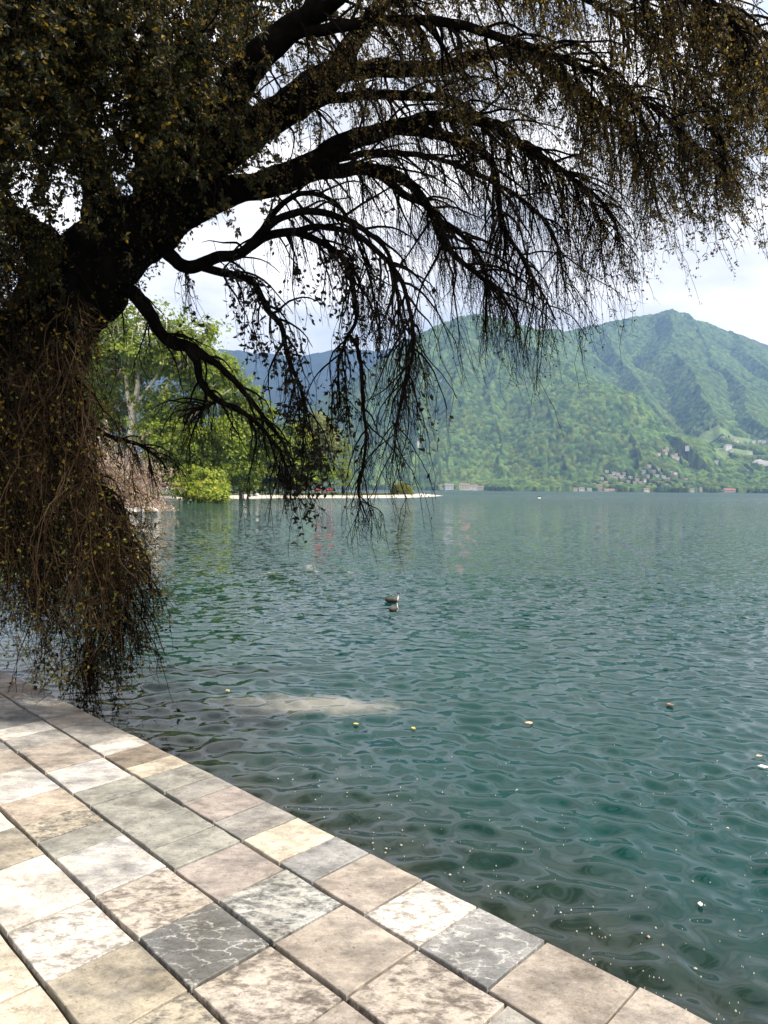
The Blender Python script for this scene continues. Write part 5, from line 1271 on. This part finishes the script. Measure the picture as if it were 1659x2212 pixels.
# ------------------------------------------------------------------ floating petals, leaves
def wave_z(x, y): return WAVE(np.asarray(x, float), np.asarray(y, float))
def flakes(name, pos, size, cols, label):
    n = len(pos); k = 6
    ang = np.arange(k) * 2 * math.pi / k
    r = size[:, None] * rng.uniform(0.55, 1.15, (n, k)); rot = rng.uniform(0, 6.28, (n, 1)); st = rng.uniform(0.45, 1, (n, 1))
    lx = r * np.cos(ang[None]); ly = r * np.sin(ang[None]) * st
    x = pos[:, :1] + lx * np.cos(rot) - ly * np.sin(rot); y = pos[:, 1:2] + lx * np.sin(rot) + ly * np.cos(rot)
    z0 = wave_z(pos[:, 0], pos[:, 1])[:, None] + 0.012 + 0 * x
    bot = np.stack([x, y, z0], -1); top = np.stack([pos[:, 0], pos[:, 1], z0[:, 0] + 0.010], -1)
    v = np.concatenate([bot, top[:, None]], 1).reshape(-1, 3)
    b = np.arange(n)[:, None] * (k + 1)
    f = np.concatenate([np.stack([b[:, 0] + i, b[:, 0] + (i + 1) % k, b[:, 0] + k], 1) for i in range(k)])
    me = mesh_np(name, v, f); set_col(me, np.repeat(cols, k + 1, 0))
    tag(link(name, me, M_LEAF), label, 'petals', kind='stuff')
n = 2300
px = rng.uniform(600, 1900, n); py = rng.uniform(1600, 2330, n)
ex = np.interp(py, [1450, 2212], [0, 1510])
off = (px - ex)
strk = vnoise(px / 160, (py - 0.45 * px) / 26, 5) + 0.5
keep = (off > 25) & (rng.uniform(0, 1, n) < np.clip(1.35 * np.exp(-((off - 210) / 210) ** 2) * np.clip((py - 1550) / 480, 0.08, 1) * (0.03 + 2.2 * strk ** 4), 0.02, 1))
keep |= (off > 40) & (rng.uniform(0, 1, n) < 0.12)
pp = np.array([G(a, b)[:2] for a, b in zip(px[keep], py[keep])])
pc = np.array([(0.75, 0.73, 0.66), (0.62, 0.6, 0.5), (0.68, 0.55, 0.45), (0.6, 0.62, 0.45)])
flakes('floating_petals', pp, 0.0035 + 0.007 * rng.uniform(0, 1, len(pp)) ** 2.2 + 0.012 * (rng.uniform(0, 1, len(pp)) < 0.04), pc[rng.integers(0, 4, len(pp))], 'small pale petals and fluff drifting on the water along the quay')

def floating_leaf(label, px_, py_, L, col, name='floating_leaf', cat='leaf'):
    p = G(px_, py_); z = float(wave_z(np.array([p[0]]), np.array([p[1]]))[0]) + 0.016
    bm = bmesh.new(); r_ = random.Random(px_)
    prof = [(-.5, .04), (-.3, .22), (-.05, .34), (.2, .26), (.4, .12), (.52, .02)]
    top = [bm.verts.new((x * L, 0, z_ * L)) for (x, w), z_ in zip(prof, (.03, .0, -.02, -.01, .03, .07))]
    lf = [bm.verts.new((x * L + r_.uniform(-.03, .03) * L, w * L * r_.uniform(.8, 1.2), r_.uniform(.02, .09) * L)) for x, w in prof]
    rt = [bm.verts.new((x * L + r_.uniform(-.03, .03) * L, -w * L * r_.uniform(.8, 1.2), r_.uniform(.02, .09) * L)) for x, w in prof]
    for i in range(5):
        bm.faces.new((top[i], top[i + 1], lf[i + 1], lf[i])); bm.faces.new((top[i + 1], top[i], rt[i], rt[i + 1]))
    ext = bmesh.ops.extrude_face_region(bm, geom=bm.faces[:])
    for v in ext['geom']:
        if isinstance(v, bmesh.types.BMVert): v.co.z += 0.012 * L / 0.1
    me = bpy.data.meshes.new(name); bm.to_mesh(me); bm.free()
    o = link(name, me, simple_mat('leaf_' + str(int(px_)), col, 0.6, 0.2, 20)); o.location = (p[0], p[1], z); o.rotation_euler.z = r_.uniform(0, 6.28); tag(o, label, cat, 'debris floating on the lake')
floating_leaf('large white scrap floating at the right edge of the picture', 1648, 1663, 0.10, (0.80, 0.80, 0.78), 'floating_scrap', 'scrap')
floating_leaf('pale orange curled leaf floating alone in the open water', 1142, 1563, 0.10, (0.66, 0.46, 0.30))
floating_leaf('small yellow leaf floating just below the pollen streak', 893, 1577, 0.07, (0.60, 0.48, 0.12))
floating_leaf('yellow leaf floating nearest the pollen streak on its right', 769, 1565, 0.07, (0.62, 0.50, 0.15))
floating_leaf('reddish leaf floating in open water far to the right', 1447, 1525, 0.09, (0.52, 0.22, 0.16))
floating_leaf('tan leaf floating on dark water near the right edge', 1640, 1636, 0.07, (0.6, 0.42, 0.28))
floating_leaf('white petal clump floating right of the lower quay corner', 1513, 1955, 0.05, (0.8, 0.78, 0.72), 'floating_petal_clump', 'petals')
floating_leaf('yellow leaf floating beside the twig curtain at the left', 492, 2095 - 600, 0.10, (0.62, 0.58, 0.28))
